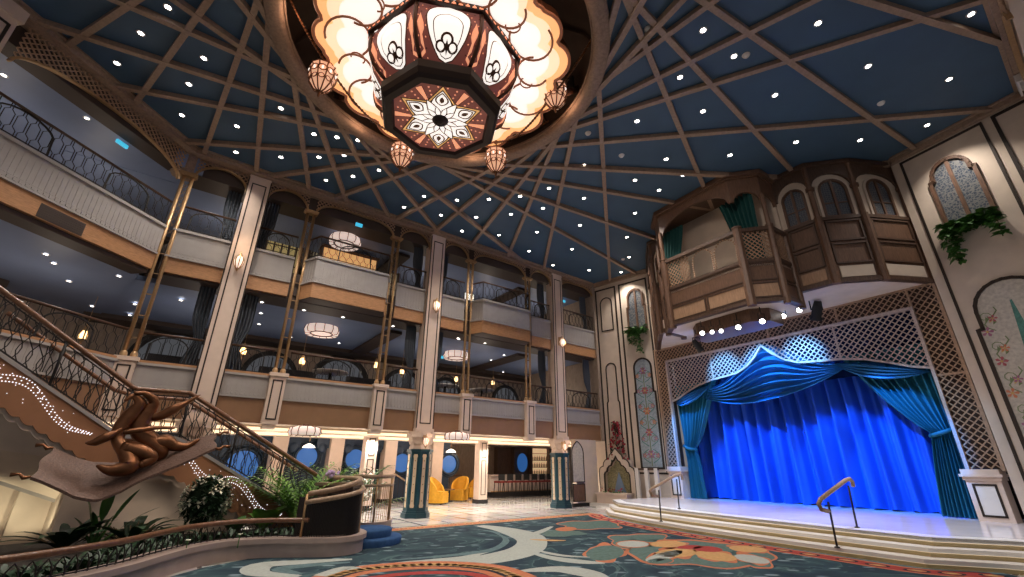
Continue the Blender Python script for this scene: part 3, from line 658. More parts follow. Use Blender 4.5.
# ---------------------------------------------------------------- ground floor under the gallery
PH = [((449, 464), .44, 'right of the middle teal column'), ((402, 463), .44, 'half hidden by the middle teal column'), ((355, 459), .44, 'above the back palm'), ((307, 457), .44, 'behind the areca palm'), ((242, 466), .58, 'seen through the stair balustrade')]
for q, r, wh in PH:
    u, z = on(q, -6.45); t = thing('porthole', 'round blue porthole in the navy wall, '+wh, 'window', F, (u, 6.44, z))
    g = G(); vs = [(r*cos(2*pi*i/32), .02, r*sin(2*pi*i/32)) for i in range(32)]; g.poly(vs); g.build('pane', seab, t)
    g = G(); g.tube([(r*1.08*cos(2*pi*i/32), 0, r*1.08*sin(2*pi*i/32)) for i in range(32)], .07, 8, True); g.tube([(r*1.3*cos(2*pi*i/32), .03, r*1.3*sin(2*pi*i/32)) for i in range(32)], .05, 6, True); g.build('frame', mat('porthole_rim', (.01, .025, .05), .35, metal=.3), t)
for q, w, off, wh in (((278, 452), .28, -6.12, 'left of the areca palm'), ((334, 458), .28, -6.12, 'behind the back palm'), ((388, 460), .28, -6.12, 'left of the teal column'), ((435, 460), .28, -6.12, 'between the teal column and the porthole'), ((369, 455), .22, -3.2, 'outlined in black behind the palm'), ((481, 468), .22, -3.6, 'outlined in black beside the yellow chairs')):
    u, z = on(q, off); t = thing('square_pier', 'square cream pier under the gallery, '+wh, 'pillar', F, (u, -off, 0))
    g = G(); g.box(-w, w, -w, w, .15, 2.66); g.build('shaft', pilc, t); g = G(); g.box(-w-.03, w+.03, -w-.03, w+.03, 0, .16); g.build('base', blackm, t)
    if off > -6:
        g = G()
        for z0, z1 in ((.35, 1.75), (1.9, 2.5)): frame_line(g, [(-w*.5, z0), (w*.5, z0), (w*.5, z1), (-w*.5, z1)], .03, -w-.012, -w+.005)
        g.build('outline', trimdark, t)
    else:
        g = G(); g.box(-w-.5, w+.5, -.02, w, 2.2, 2.66); [g.ball((s*(w+.25), 0, 2.2), .2, 10, 6, (1, .3, 1)) for s in (-1, 1)]; g.build('scalloped_pelmet', navy, t)
for q, wh in (((451, 451), 'above the porthole behind the yellow chairs'), ((309, 446), 'above the areca palm')):
    u, z = on(q, -4.5); t = thing('dome_lamp', 'small white shaded lamp glowing under the gallery, '+wh, 'lamp', F, (u, 4.5, z))
    g = G(); g.lathe([(.24, -.06), (.2, .0), (.1, .06), (.03, .09)], 16); g.build('lamp_shade', glow('shade_white', (1, .88, .75), 2.2), t); g = G(); g.tube([(0, 0, .15), (0, 0, 2.62-z)], .012, 4); g.build('rod', gold, t)
# yellow tub chairs
def chair(q, rz, lb):
    P = atz(*q, 0); t = thing('tub_chair', lb, 'chair', WORLD, P, rz)
    g = G(); g.box(-.32, .32, -.36, .3, .05, .42); g.box(-.30, .30, -.34, .26, .42, .5); g.build('seat', yellow, t)
    g = G()
    def fn(a, b):
        an = pi*(-.12+1.24*a); h = .45+.55*sin(pi*a)**.7; r = .38+.04*b; return (r*cos(an), .02+r*sin(an), .05+h*b*1.02)
    def fn2(a, b):
        an = pi*(-.12+1.24*a); h = .45+.55*sin(pi*a)**.7; r = .30+.03*b; return (r*cos(an), .02+r*sin(an), .05+h*b*1.02)
    g.grid(fn, 18, 5); g.grid(fn2, 18, 5); g.grid(lambda a, b: tuple(V(fn(a, 1))*(1-b)+V(fn2(a, 1))*b), 18, 1); g.build('backrest', yellow, t)
    for sx in (-.24, .24):
        for sy in (-.26, .26): g = G(); g.lathe([(.02, 0), (.03, .06)], 8, (sx, sy, 0)); g.build('leg', blackm, t)
chair((437.5, 504), radians(75), 'mustard yellow tub chair nearest the teal column')
chair((459, 501), radians(-20), 'mustard yellow tub chair in the middle of the three')
chair((473, 498), radians(-60), 'mustard yellow tub chair half hidden by the square pier')
P = atz(449, 502, 0); t = thing('side_table', 'small round dark table between the yellow chairs', 'table', WORLD, P); g = G(); g.lathe([(.001, .5), (.24, .5), (.24, .54), (.001, .54)], 16); g.build('tabletop', walnut, t); g = G(); g.lathe([(.18, 0), (.17, .03), (.03, .06), (.03, .5)], 10); g.build('leg', blackm, t)
# floor opening guarded by a glazed rail
a, b = F.loc(atz(374, 500, 0)), F.loc(atz(464, 497, 0))
t = thing('glass_railing', 'glazed railing with wooden handrail behind the middle teal column', 'railing', F, (a[0], -a[1], 0)); ln = b[0]-a[0]
g = G(); g.tube([(0, 0, 1.05), (ln, 0, 1.05)], .04, 8); g.build('handrail', railw, t)
g = G(); [g.box(k*ln/6-.02, k*ln/6+.02, -.02, .02, 0, 1.05) for k in range(7)]; g.tube([(0, 0, .12), (ln, 0, .12)], .02, 6); g.build('post', iron, t)
g = G(); [g.tube([(k*ln/48, 0, .12), (k*ln/48, 0, 1.02)], .007, 4) for k in range(48)]; g.build('rods', goldd, t)
a, b = F.loc(atz(382, 502, 0)), F.loc(atz(415, 500, 0))
t = thing('sloping_rail', 'sloping rail of the stairwell going down behind the teal column', 'railing', F, (a[0], 5.4, 0)); g = G(); g.tube([(0, 0, 1.2), (2.0, .4, .2)], .035, 8); g.build('handrail', handw, t); g = G(); [g.tube([(k*.26, k*.04, 1.2-k*.13), (k*.26, k*.04, 0)], .01, 4) for k in range(9)]; g.build('rods', iron, t)
# bar
u0, z = on((493, 490), -6.1); u1, z = on((552, 490), -6.1)
t = thing('bar_counter', 'long bar counter with pale front behind the row of red stools', 'bar', F, (u0, 6.3, 0)); ln = u1-u0+.8
g = G(); g.box(0, ln, .1, .7, .25, 1.02); g.build('front', mat('bar_front', (.62, .55, .50), .4, noise=.15, scale=6), t)
g = G(); g.box(-.05, ln+.05, -.1, .75, 1.02, 1.1); g.build('worktop', mat('bar_top', (.55, .45, .42), .2), t)
g = G(); g.box(0, ln, .16, .7, 0, .25); g.build('plinth', blackm, t); g = G(); g.tube([(0, .0, .28), (ln, .0, .28)], .025, 6); g.build('foot_rail', gold, t)
st0 = None
NS = 9
for k in range(NS):
    u = u0+.15+(ln-.5)*k/(NS-1)
    lb = 'dark bar stool with red seat, number %s in the row from the square pier' % ['one', 'two', 'three', 'four', 'five', 'six', 'seven', 'eight', 'nine'][k]
    if k == 0:
        st0 = thing('bar_stool', lb, 'stool', F, (u, 5.75, 0), 0, 'stools along the bar')
        g = G(); g.box(-.2, .2, -.2, .2, .72, .8); g.build('seat', redv, st0); g = G(); g.box(-.19, .19, -.22, -.18, .84, 1.14); [g.bar((s*.17, -.2, .78), (s*.17, -.2, 1.1), .018) for s in (-1, 1)]; g.build('backrest', blackm, st0)
        for sx in (-1, 1):
            for sy in (-1, 1): g = G(); g.bar((sx*.17, sy*.17, .72), (sx*.21, sy*.21, 0), .02); g.build('leg', blackm, st0)
        g = G(); g.tube([(-.2, -.2, .25), (.2, -.2, .25), (.2, .2, .25), (-.2, .2, .25)], .014, 4, True); g.build('foot_ring', blackm, st0)
    else:
        c = copy_tree(st0); c.matrix_world = F.M @ Matrix.Translation((u, 5.75, 0)); c['label'] = lb
us, zsx = on((523.5, 470), -8.9); t = thing('back_bar', 'tall dark back bar with lit shelves behind the counter', 'shelf', F, (us, 8.9, 0))
g = G(); [g.box(x, x+.1, 0, .35, 0, 2.6) for x in (-2.0, -.75, .65, 2.2)]; g.box(-2, 2.3, .3, .36, 0, 2.6); g.box(-2, 2.3, 0, .35, 0, .95); g.build('cabinet', walnutd, t)
for z in (1.0, 1.42, 1.84, 2.26): g = G(); g.box(.75, 2.2, .05, .32, z, z+.03); g.build('shelf', goldd, t)
g = G(); g.box(.76, 2.19, .28, .3, 1.0, 2.6); g.build('lit_back_panel', glow('shelf_backlight', (1, .66, .36), .55), t)
g = G(); g.poly([(-.05+.42*cos(2*pi*i/28), .05, 1.72+.55*sin(2*pi*i/28)) for i in range(28)]); g.build('blue_oval_glass', seab, t)
bt = None; kb = 0
for z in (1.03, 1.45, 1.87):
    for x in range(9):
        M = F.M @ Matrix.Translation((us+.85+x*.15, 9.05, z))
        if bt is None:
            g = G(); g.lathe([(.001, 0), (.04, 0), (.04, .17), (.014, .24), (.014, .31), (.001, .31)], 8); bt = g.build('bottle', mat('bottle_glass', (.28, .16, .06), .15)); o = bt
            tag(bt, 'small amber bottle on the lit shelves behind the bar', 'bottle', 'bottles on the back bar')
        else: o = bt.copy(); COL.objects.link(o)
        o.matrix_world = M
# cream wall with arched panel between the bar and the corner
g = G(); g.box(13.75, 15.05, .0, .25, 0, 2.66); struct(fr_obj(g, 'wall_corner', cream), 'cream wall between bar and stage corner', 'wall')
u, z = on((578, 470), 0); t = thing('arched_wall_panel', 'pale arched panel with dark outline beside the last teal column', 'panel', F, (u, 0, 0))
g = G(); g.face(arch(-.32, .32, .95, 2.1, 12, .35), -.02, .0); g.build('upper_panel', mosb, t); g = G(); frame_line(g, arch(-.34, .34, .93, 2.1, 12, .35), .035, -.035, 0); frame_line(g, [(-.34, .2), (.34, .2), (.34, .86), (-.34, .86)], .035, -.035, 0); g.build('outline', trimdark, t)
g = G(); g.box(-.32, .32, -.02, 0, .22, .84); g.build('lower_panel', walnut, t); g = G(); g.box(-.42, .62, -.03, 0, 0, .13); g.build('skirting', blackm, t)

# ================================================================== STAGE WALLS
ZS = .42
g = G(); g.box(-.4, 10.1, .35, .5, 6.35, H+.05); g.box(-.4, -.15, .0, .5, 0, H+.05); g.box(-.4, 10.1, .0, .5, 6.38, 6.62); struct(fr_obj(g, 'wall_stage', cream, S), 'cream wall above the stage opening', 'wall')
g = G(); g.box(-.3, 10, 1.5, 1.6, 0, 6.5); g.box(-.3, 10, .35, 1.6, 5.95, 6.05); struct(fr_obj(g, 'wall_stage_back', blackm, S), 'black back of the stage', 'wall')
g = G(); g.box(-.35, 3.25, 0, .3, 0, H+.05); struct(fr_obj(g, 'wall_left_of_stage', cream, L), 'cream wall left of the stage with dark outlines', 'wall')
g = G(); g.box(-.05, 9.5, 0, .3, 0, H+.05); struct(fr_obj(g, 'wall_right_of_stage', cream, R), 'cream wall right of the stage with dark outlines', 'wall')

def outline(fr, pts, nm, label, w=.07, closed=True, m=trimdark):
    g = G(); frame_line(g, pts, w, -.025, .0, closed); o = g.build(nm, m); o.matrix_world = fr.M; struct(o, label, 'wall trim'); return o
# wall left of the stage: two tall outlined fields, blank arched panels, a green window, a mosaic
outline(L, [(.35, .6), (1.45, .6), (1.45, 10.0), (.35, 10.0)], new_trim(), 'dark outline of the narrow wall field left of the stage')
outline(L, [(1.7, 1.3), (3.12, 1.3), (3.12, 10.0), (1.7, 10.0)], new_trim(), 'dark outline of the wide wall field left of the stage')
outline(L, arch(.58, 1.22, 7.8, 9.2, 10), new_trim(), 'dark outlined blank arch high on the wall left of the stage', .05)
outline(L, [(.58, 1.5), (.58, 4.3), (.64, 4.4)]+arch(.64, 1.16, 4.4, 5.9, 10)[1:-1]+[(1.16, 4.4), (1.22, 4.3), (1.22, 1.5)], new_trim(), 'dark outlined blank arch low on the wall left of the stage', .05)
def keyhole(x0, x1, z0, zn, zs, n=12, nw=.08):    # arched outline with a small step at the shoulder
    a = arch(x0+nw, x1-nw, zn, zs, n); return [(x0, z0), (x0, zn-.02), (x0+nw, zn)]+a[1:-1]+[(x1-nw, zn), (x1, zn-.02), (x1, z0)]
def green_window(fr, x0, x1, z0, zn, zs, label):
    t = thing('lattice_window', label, 'window', fr, (0, 0, 0)); pts = keyhole(x0, x1, z0, zn, zs)
    g = G(); g.face(pts, -.015, 0)
    m = mat('window_lattice_glass', (.16, .20, .25), .3); 
    if 'done' not in m:
        m['done'] = 1; nt = m.node_tree; b = nt.nodes['Principled BSDF']; v = nt.nodes.new('ShaderNodeTexVoronoi'); v.feature = 'DISTANCE_TO_EDGE'; v.inputs['Scale'].default_value = 15; v.inputs['Randomness'].default_value = .5
        tc = nt.nodes.new('ShaderNodeTexCoord'); nt.links.new(tc.outputs['Object'], v.inputs['Vector']); r = nt.nodes.new('ShaderNodeValToRGB'); r.color_ramp.elements[0].position = .04; r.color_ramp.elements[1].position = .10
        r.color_ramp.elements[0].color = (.20, .20, .19, 1); r.color_ramp.elements[1].color = (.05, .065, .095, 1); nt.links.new(v.outputs['Distance'], r.inputs['Fac']); nt.links.new(r.outputs['Color'], b.inputs['Base Color'])
    g.build('pane', m, t)
    g = G(); frame_line(g, pts, .09, -.07, 0); c = (x0+x1)/2; g.box(c-.045, c+.045, -.05, 0, z0, zs+(x1-x0)/2-.05); g.build('frame', walnut, t); return t
green_window(L, 2.05, 2.95, 7.55, 8.7, 9.2, 'tall arched lattice window high on the wall left of the stage')
green_window(R, .66, 1.62, 7.6, 9.12, 9.22, 'tall arched lattice window high on the wall right of the stage')
# ivy boxes under both windows
def ivy(fr, x0, x1, z, label, n, sp, droop):
    t = thing('trailing_ivy', label, 'plant', fr, (0, 0, 0)); g = G(); rnd = random.Random(len(label))
    def put(c):
        for _ in range(3): a = rnd.uniform(0, 2*pi); g.leaf(c, (cos(a), -abs(sin(a))*.6, rnd.uniform(-.8, .5)), rnd.uniform(.14, .22), rnd.uniform(.13, .19), .3, .2, 3)
    for _ in range(n): put((rnd.uniform(x0, x1), -rnd.uniform(.04, .3), z+rnd.uniform(-.16, .14)))
    st = G()
    for x, ln in droop:
        st.tube([(x, -.2, z), (x+.04, -.26, z-ln*.5), (x, -.22, z-ln)], .012, 4)
        for i in range(int(ln*sp)): f = i/(ln*sp); put((x+rnd.uniform(-.07, .07), -.22+rnd.uniform(-.05, .05), z-ln*f))
    g.build('leaves', leafg, t); st.build('stems', stemm, t)
    b = G(); b.box(x0+.05, x1-.05, -.2, 0, z-.12, z); b.build('trough', walnutd, t)
ivy(R, .55, 1.68, 7.62, 'green trailing ivy in a trough under the window right of the stage', 95, 22, ((.66, 1.0), (.74, .8), (1.6, .7), (1.1, .3)))
ivy(L, 1.98, 2.95, 7.5, 'green trailing ivy under the window left of the stage', 60, 16, ((2.2, .7), (2.6, 1.15), (2.45, .8)))
# mosaics
def mosaic(fr, pts, label, tree, ground):
    t = thing('mosaic_panel', label, 'mosaic', fr, (0, 0, 0)); g = G(); g.face(pts, -.012, 0); rnd = random.Random(3)
    x0, x1 = min(p[0] for p in pts), max(p[0] for p in pts); z0, z1 = min(p[1] for p in pts), max(p[1] for p in pts); c = (x0+x1)/2; w = x1-x0; h = z1-z0
    def fl(x, z, r, mi, k=5):
        g.at(mi)
        for i in range(k): a = 2*pi*i/k; g.face([(x, z), (x+r*cos(a-.35), z+r*sin(a-.35)), (x+r*1.25*cos(a), z+r*1.25*sin(a)), (x+r*cos(a+.35), z+r*sin(a+.35))], -.02-.0004*i, -.012)
        g.at(5).face([(x+r*.3*cos(2*pi*i/6), z+r*.3*sin(2*pi*i/6)) for i in range(6)], -.026, -.012)
    def vine(p, mi=6, ww=.022):
        g.at(mi); frame_line(g, p, ww, -.018, -.012, False)
    if tree:
        g.at(1).face([(c-.22*w, z0+.06), (c+.22*w, z0+.06), (c+.02, z1-.35*w), (c-.02, z1-.35*w)], -.018, -.012)
        for s in (-1, 1):
            for k in range(5):
                zz = z0+.35+k*h*.165; vine([(c+s*(.30*w+.1*w*sin(i*.9)), zz+i*h*.021) for i in range(7)]); vine([(c+s*.36*w+.13*cos(i*.8)*(1-i*.08), zz+h*.08+.13*sin(i*.8)*(1-i*.08)) for i in range(9)], 6, .016)
                fl(c+s*(.40*w-.04*(k % 2)), zz, .10, (2, 3, 4, 2, 3)[k]); fl(c+s*.28*w, zz+.3, .075, (4, 2, 3, 4, 2)[k])
                for j in range(3): g.at(5 if j == 1 else 6).face([(c+s*(.3*w+j*.06), zz+.15+j*.05), (c+s*(.3*w+j*.06)+.08, zz+.2+j*.05), (c+s*(.3*w+j*.06)+.03, zz+.27+j*.05)], -.02, -.012)
    else:
        for s in (-1, 1):
            for k in range(6):
                zz = z0+.2+k*h*.145; vine([(c+s*(.07*w+.32*w*sin(i*.5)), zz+i*.09) for i in range(7)], 1, .03); vine([(c+s*.2*w+s*.12*cos(i*.7), zz+.3+.12*sin(i*.7)) for i in range(9)], 6)
                fl(c+s*.3*w, zz+.3, .085, (2, 3, 4)[k % 3])
        for k in range(5): fl(c, z0+.55+k*h*.19, .14, (3, 2, 4, 2, 3)[k], 6)
        vine([(c, z0+.1), (c, z1-.4)], 6, .035)
    g.build('panel', [ground, mosg, mosr, mosp, moso, mat('mosaic_ochre', (.55, .36, .12), .4), mosl], t)
    f = G(); frame_line(f, pts, .075, -.04, 0); f.build('frame', trimdark, t)
mosaic(L, keyhole(2.02, 3.0, 1.5, 4.65, 5.75), 'tall floral mosaic panel in a dark arched frame left of the stage', False, mosb2)
mosaic(R, keyhole(.42, 1.98, 1.4, 4.85, 5.28, nw=.1), 'large mosaic of a green tree and flowers on the wall right of the stage', True, mosb)
# the long dark outline right of the stage
outline(R, [(-.02, .42), (.2, .42), (.2, 1.7), (.2, 10.15), (2.05, 10.15), (2.05, .5)], new_trim(), 'long dark outline running up the wall right of the stage', .06, False)
outline(R, [(2.3, .5), (2.3, 10.15), (4.4, 10.15), (4.4, .5)], new_trim(), 'dark outline of the next wall field right of the stage', .075, False)
outline(R, arch(2.75, 3.75, 7.3, 9.2, 10), new_trim(), 'dark outlined arch at the right edge', .07)
outline(R, [(.2, 1.05), (.62, 1.05), (.62, 1.25), (.8, 1.42), (2.2, 1.42)], new_trim(), 'dark outline below the tree mosaic', .06, False)
t = thing('wall_grille', 'small dark gold framed grille low on the right wall', 'grille', R, (.95, 0, .55)); g = G(); g.box(0, .7, -.02, 0, 0, .6); g.build('backing', blackm, t); g = G(); frame_line(g, [(0, 0), (.7, 0), (.7, .6), (0, .6)], .07, -.05, 0); lattice(g, [(0, 0), (.7, 0), (.7, .6), (0, .6)], .09, .02, -.03, -.01); g.build('frame', gold, t)

# ---------------------------------------------------------------- proscenium
t = thing('proscenium_frame', 'broad brown lattice frame with arched valance around the stage', 'stage frame', S, (0, 0, 0))
IN = [(.42, 1.58), (.42, 5.82), (8.95, 5.82), (8.95, 1.58)]
g = G(); regs = [[(-.1, 1.58), (.40, 1.58), (.40, 6.38), (-.1, 6.38)], [(8.97, 1.58), (9.56, 1.58), (9.56, 6.38), (8.97, 6.38)], [(.40, 5.84), (8.97, 5.84), (8.97, 6.38), (.40, 6.38)]]
for rg in regs: lattice(g, rg, .125, .024, -.09, -.06)
g.build('lattice', latt, t)
g = G()
for rg in regs: g.face(rg, -.02, .3)
g.build('backing', lattback, t)
g = G(); frame_line(g, [(-.12, 1.56), (-.12, 6.4), (9.58, 6.4), (9.58, 1.56)], .07, -.13, .3, False); frame_line(g, [(4.9, 5.82), (4.9, 6.38)], .05, -.11, 0, False); frame_line(g, [(8.97, 3.9), (9.56, 3.9)], .05, -.11, 0, False); frame_line(g, [(8.96, 5.84), (8.96, 6.38)], .05, -.11, 0, False); frame_line(g, [(2.0, 5.82), (2.0, 6.38)], .04, -.11, 0, False); frame_line(g, [(7.1, 5.82), (7.1, 6.38)], .04, -.11, 0, False); g.build('outer_moulding', latt, t)
g = G(); frame_line(g, IN, .075, -.14, .0, False); g.build('inner_moulding', lattpale, t)
# arched valance: the curve read from left springing to the peak and down again
half = [(0, 4.12), (.09, 4.22), (.2, 4.42), (.33, 4.62), (.47, 4.74), (.62, 4.79), (.74, 4.84), (.84, 5.02), (.93, 5.32), (1, 5.66)]
cv = [(.45+(4.55-.45)*a, z) for a, z in half]+[(8.92-(8.92-4.55)*a, z) for a, z in half[::-1][1:]]
vp = [(.42, 5.82)]+[(.42, 4.12)]+cv+[(8.95, 4.12), (8.95, 5.82)]
g = G(); lattice(g, vp, .125, .026, -.06, -.03); g.build('valance_lattice', lattpale, t)
g = G(); frame_line(g, cv, .06, -.09, -.02, False); frame_line(g, [(2.5, 5.8), (2.5, 4.78)], .04, -.07, -.02, False); frame_line(g, [(6.9, 5.8), (6.9, 4.78)], .04, -.07, -.02, False); g.build('valance_edge', lattpale, t)
for x0, x1, lb in ((-.05, .55, 'left'), (8.85, 9.48, 'right')):
    t2 = thing('stage_plinth', 'cream panelled plinth at the foot of the lattice frame on its %s side' % lb, 'plinth', S, (0, 0, 0))
    g = G(); g.box(x0, x1, -.2, .35, ZS-.42, 1.35); g.build('body', pilc, t2)
    g = G(); g.box(x0-.03, x1+.03, -.24, .35, 1.32, 1.4); g.box(x0-.07, x1+.07, -.29, .35, 1.4, 1.46); g.box(x0-.03, x1+.03, -.24, .35, 1.46, 1.57); g.build('moulding', pilc, t2)
    g = G(); frame_line(g, [(x0+.12, ZS+.12), (x1-.12, ZS+.12), (x1-.12, 1.22), (x0+.12, 1.22)], .045, -.22, -.19); g.build('outline', trimdark, t2)
    g = G(); g.box(x0+.12, x1-.12, -.205, -.19, ZS+.12, 1.22); g.build('inset_panel', white, t2)

# ---------------------------------------------------------------- curtains
g = G(); g.grid(lambda a, b: (.3+8.8*a, .52+.03*sin(a*150), 4.25+1.7*b), 300, 2); o = g.build('shading_border', navyvel); o.matrix_world = S.M; tag(o, 'added navy velvet border behind the arched valance shading the curtain', 'curtain')  # added border: keeps light off the upper curtain and the lattice holes dark
def S_obj(g, name, m, label, cat, group=None): o = g.build(name, m); o.matrix_world = S.M; tag(o, label, cat, group); return o
rnd = random.Random(5); ph = [rnd.uniform(0, 6.28) for _ in range(40)]
g = G()
def main_c(a, b):
    x = .2+9.0*a; y = 1.12+.20*sin(x*12.5+.9*sin(x*2.1)+.25*sin(b*3+x))+.06*sin(x*31+1.3*sin(x*1.7))*(.5+.5*b)+.03*sin(x*5+2); return (x+.03*sin(b*4+x*3), y, ZS+.02+.02*sin(x*14)+5.6*b)
g.grid(main_c, 420, 14); S_obj(g, 'stage_curtain', bluecurt, 'tall pleated royal blue curtain closing the stage', 'curtain')
def side_drape(xo, xt, zt, tie, xb0, xb1, label, swing):
    t = thing('side_drape', label, 'curtain', S, (0, 0, 0)); g = G()
    tx, tz, tw = tie
    def fn(a, b):                       # b 0 bottom..1 top ; a 0 outer..1 inner edge
        z = ZS+.02+(zt-ZS)*b
        if z > tz:
            f = (z-tz)/(zt-tz); e = f**.75; xo_ = xo; xi = (tx)*(1-e)+xt*e; xl = (tx-(tx-xo)/abs(tx-xo)*tw*1.0)*(1-e)+xo*e
        else:
            f = (tz-z)/(tz-ZS); e = f**.6; xi = tx*(1-e)+xb1*e; xl = (tx-(tx-xo)/abs(tx-xo)*tw)*(1-e)+xb0*e
        sp = abs(xi-xl); pl = .05+.03*min(1, sp)
        x = xl+(xi-xl)*a; y = .22+pl*sin(a*58+1.1*sin(a*9))-.16*math.exp(-((z-tz)/.25)**2)*.5+.03*sin(a*17+b*3)
        if z > tz: y -= .12*(1-f)*f*4*.5*a
        return (x, y, z)
    g.grid(fn, 200, 26); g.build('velvet', tealcurt, t)
    g = G(); s = 1 if tx > xo else -1
    g.tube([(tx-s*tw-s*.05, .16, tz+.1), (tx-s*tw*.5, -.02, tz), (tx+s*.05, .12, tz-.06), (tx-s*tw*.5, .36, tz), (tx-s*tw-s*.05, .3, tz+.1)], .055, 8); g.build('tieback', tealcurt, t)
side_drape(.42, 2.35, 4.75, (1.12, 2.25, .5), .55, 1.25, 'blue teal velvet drape tied back at the left of the stage', 1)
side_drape(8.95, 6.75, 4.85, (8.45, 2.45, .42), 8.85, 8.05, 'dark teal velvet drape tied back at the right of the stage', -1)
def swag(x0, z0, x1, z1, zc, top, label, folds, y0, xc=None):
    g = G()
    def fn(a, b):                        # a along, b 0 top edge..1 bottom edge
        xm = x0+(x1-x0)*a; s = sin(pi*a); base = z0+(z1-z0)*a
        hi = base+top(a); lo = base-(base-zc if False else (z0+(z1-z0)*.5-zc))*s**.85
        z = hi+(lo-hi)*b; k = b*folds
        w_ = sin(2*pi*k); y = y0-.12*s-.22*b*s+.16*s**.4*w_*(.5+.6*s); return (xm, y, z+.07*s*sin(2*pi*k+1.2))
    g.grid(fn, 60, folds*10); return S_obj(g, 'swag_valance', swagm, label, 'curtain')
swag(1.3, 4.40, 6.98, 4.60, 3.66, lambda a: 1.12*math.exp(-((a-.57)/.22)**2)+.0, 'large blue swag valance with curved folds at the centre of the stage', 7, .25)
swag(.5, 4.06, 2.2, 4.58, 3.92, lambda a: .06*sin(pi*a), 'small dark swag at the left end of the valance', 4, .12)
swag(6.6, 4.66, 8.85, 4.06, 4.0, lambda a: .06*sin(pi*a), 'small dark teal swag at the right end of the valance', 4, .12)

# ---------------------------------------------------------------- stage floor and steps: edge curve as (u, off)
EDG = [(-.35, 3.15), (.7, 3.95), (2.5, 4.3), (4.2, 4.52), (6, 4.66), (8, 4.72), (9.2, 4.70), (10.05, 4.05), (11.2, 3.6)]
def off_edge(e): return [(u, o+e*(.55+.45*min(1, max(0, u/3)))) for u, o in EDG]
def world_poly(edge, back=-1.4): return [S.w(u, o) for u, o in edge]+[S.w(11.0, back), S.w(-.3, back)]
g = G(); g.slab([(p.x, p.y) for p in world_poly(EDG)], ZS-.05, ZS); struct(g.build('floor_stage', stagefl), 'pale polished marble stage floor', 'floor')
for k in range(3):
    e0 = off_edge(.34*k)
    zt = ZS-.14*k
    g = G(); P0 = [S.w(u, o) for u, o in e0]; Pi = [S.w(u, o-.4) for u, o in e0]
    g.at(0).slab([(p.x, p.y) for p in P0+Pi[::-1]], zt-.065, zt+(.004 if k == 0 else 0))
    P1 = [S.w(u, o-.035) for u, o in e0]
    g.at(1).slab([(p.x, p.y) for p in P1+Pi[::-1]], zt-.14+.001, zt-.065)
    o = g.build('stage_step', [nosing, riser]); tag(o, ['uppermost pale stone step along the stage edge', 'middle pale stone step below the stage', 'lowest pale stone step beside the carpet'][k], 'step')
    g = G(); P2 = [S.w(u, o-.025) for u, o in e0]; P3 = [S.w(u, o-.034) for u, o in e0]
    g.slab([(p.x, p.y) for p in P2+P3[::-1]], zt-.075, zt-.066); o = g.build('step_strip_light', stepl); tag(o, ['strip of warm light under the nosing of the uppermost step', 'strip of warm light under the nosing of the middle step', 'strip of warm light under the nosing of the lowest step'][k], 'strip light')
# white end block by the right wall
# handrails on the steps
def srail(u, o0, o1, label):
    t = thing('step_handrail', label, 'handrail', S, (0, 0, 0))
    for oo, z0, z1 in ((o0, .14, 1.0), (o1, ZS, 1.28)):
        g = G(); g.tube([(u, -oo, z0), (u+.03, -oo, z1-.05)], .02, 8); g.lathe([(.05, z0), (.05, z0+.015), (.02, z0+.03)], 10, (u, -oo, 0)); g.build('post', iron, t)
    d = (o0-o1); pts = [(u, -o0-.28, .82), (u, -o0-.34, .92), (u, -o0-.22, 1.0), (u, -o0, 1.06), (u, -o1, 1.33), (u, -o1+.22, 1.36), (u, -o1+.32, 1.30), (u, -o1+.30, 1.2)]
    g = G(); g.tube([(u, -o0-.02, .78)]+pts, .042, 8); g.build('handrail', handw, t)
srail(3.3, 4.95, 4.1, 'short wooden handrail on black posts at the left of the stage steps')
srail(7.9, 5.42, 4.35, 'short wooden handrail on black posts at the right of the stage steps')

# niche with planting left of the steps
un, zn = L.at(612, 512, .6)
t = thing('arched_niche', 'scalloped cream arched niche with mosaic back left of the steps', 'niche', L, (.98, 0, 0)); t.scale = (1.14, 1, 1.12)
oa = [(-.75, 0), (-.75, 1.2), (-.71, 1.32), (-.60, 1.39), (-.56, 1.39), (-.54, 1.52), (-.46, 1.62), (-.34, 1.66), (-.30, 1.66), (-.26, 1.80), (-.14, 1.90), (0, 2.06)]; oo = oa+[(-x, z) for x, z in oa[::-1][1:]]
ia = [(-.54, .45), (-.54, 1.08), (-.50, 1.17), (-.42, 1.20), (-.39, 1.32), (-.31, 1.40), (-.22, 1.43), (-.17, 1.55), (-.08, 1.62), (0, 1.76)]; ii = ia+[(-x, z) for x, z in ia[::-1][1:]]
g = G(); g.face(oo+[(.54, 0)]+ii[::-1]+[(-.54, 0)], -.35, -.05) ; g.build('surround', cream, t)
g = G(); g.face(ii, -.1, -.02); g.build('mosaic_back', mat('niche_mosaic', (.30, .27, .15), .5, noise=.4, scale=18), t)
g = G(); frame_line(g, ii, .04, -.37, -.3, False); frame_line(g, oo, .03, -.365, -.3, False); g.build('outline', trimdark, t)
g = G(); g.add([(-.1, -.14, .5), (.1, -.14, .5), (.26, -.14, .45), (0, -.16, 1.2), (-.26, -.14, .45)], [(0, 1, 2, 3, 4)]); g.build('water_cascade', mat('niche_water', (.22, .30, .42), .2), t)
g = G(); g.box(-.62, .62, -.95, -.3, 0, .44); g.box(-.66, .66, -.99, -.3, .40, .47); g.build('trough', pilc, t)
t = thing('niche_planting', 'low green planting with small flowers in the niche trough', 'plant', L, (.92, -.65, .46)); rnd = random.Random(9); g = G(); h = G()
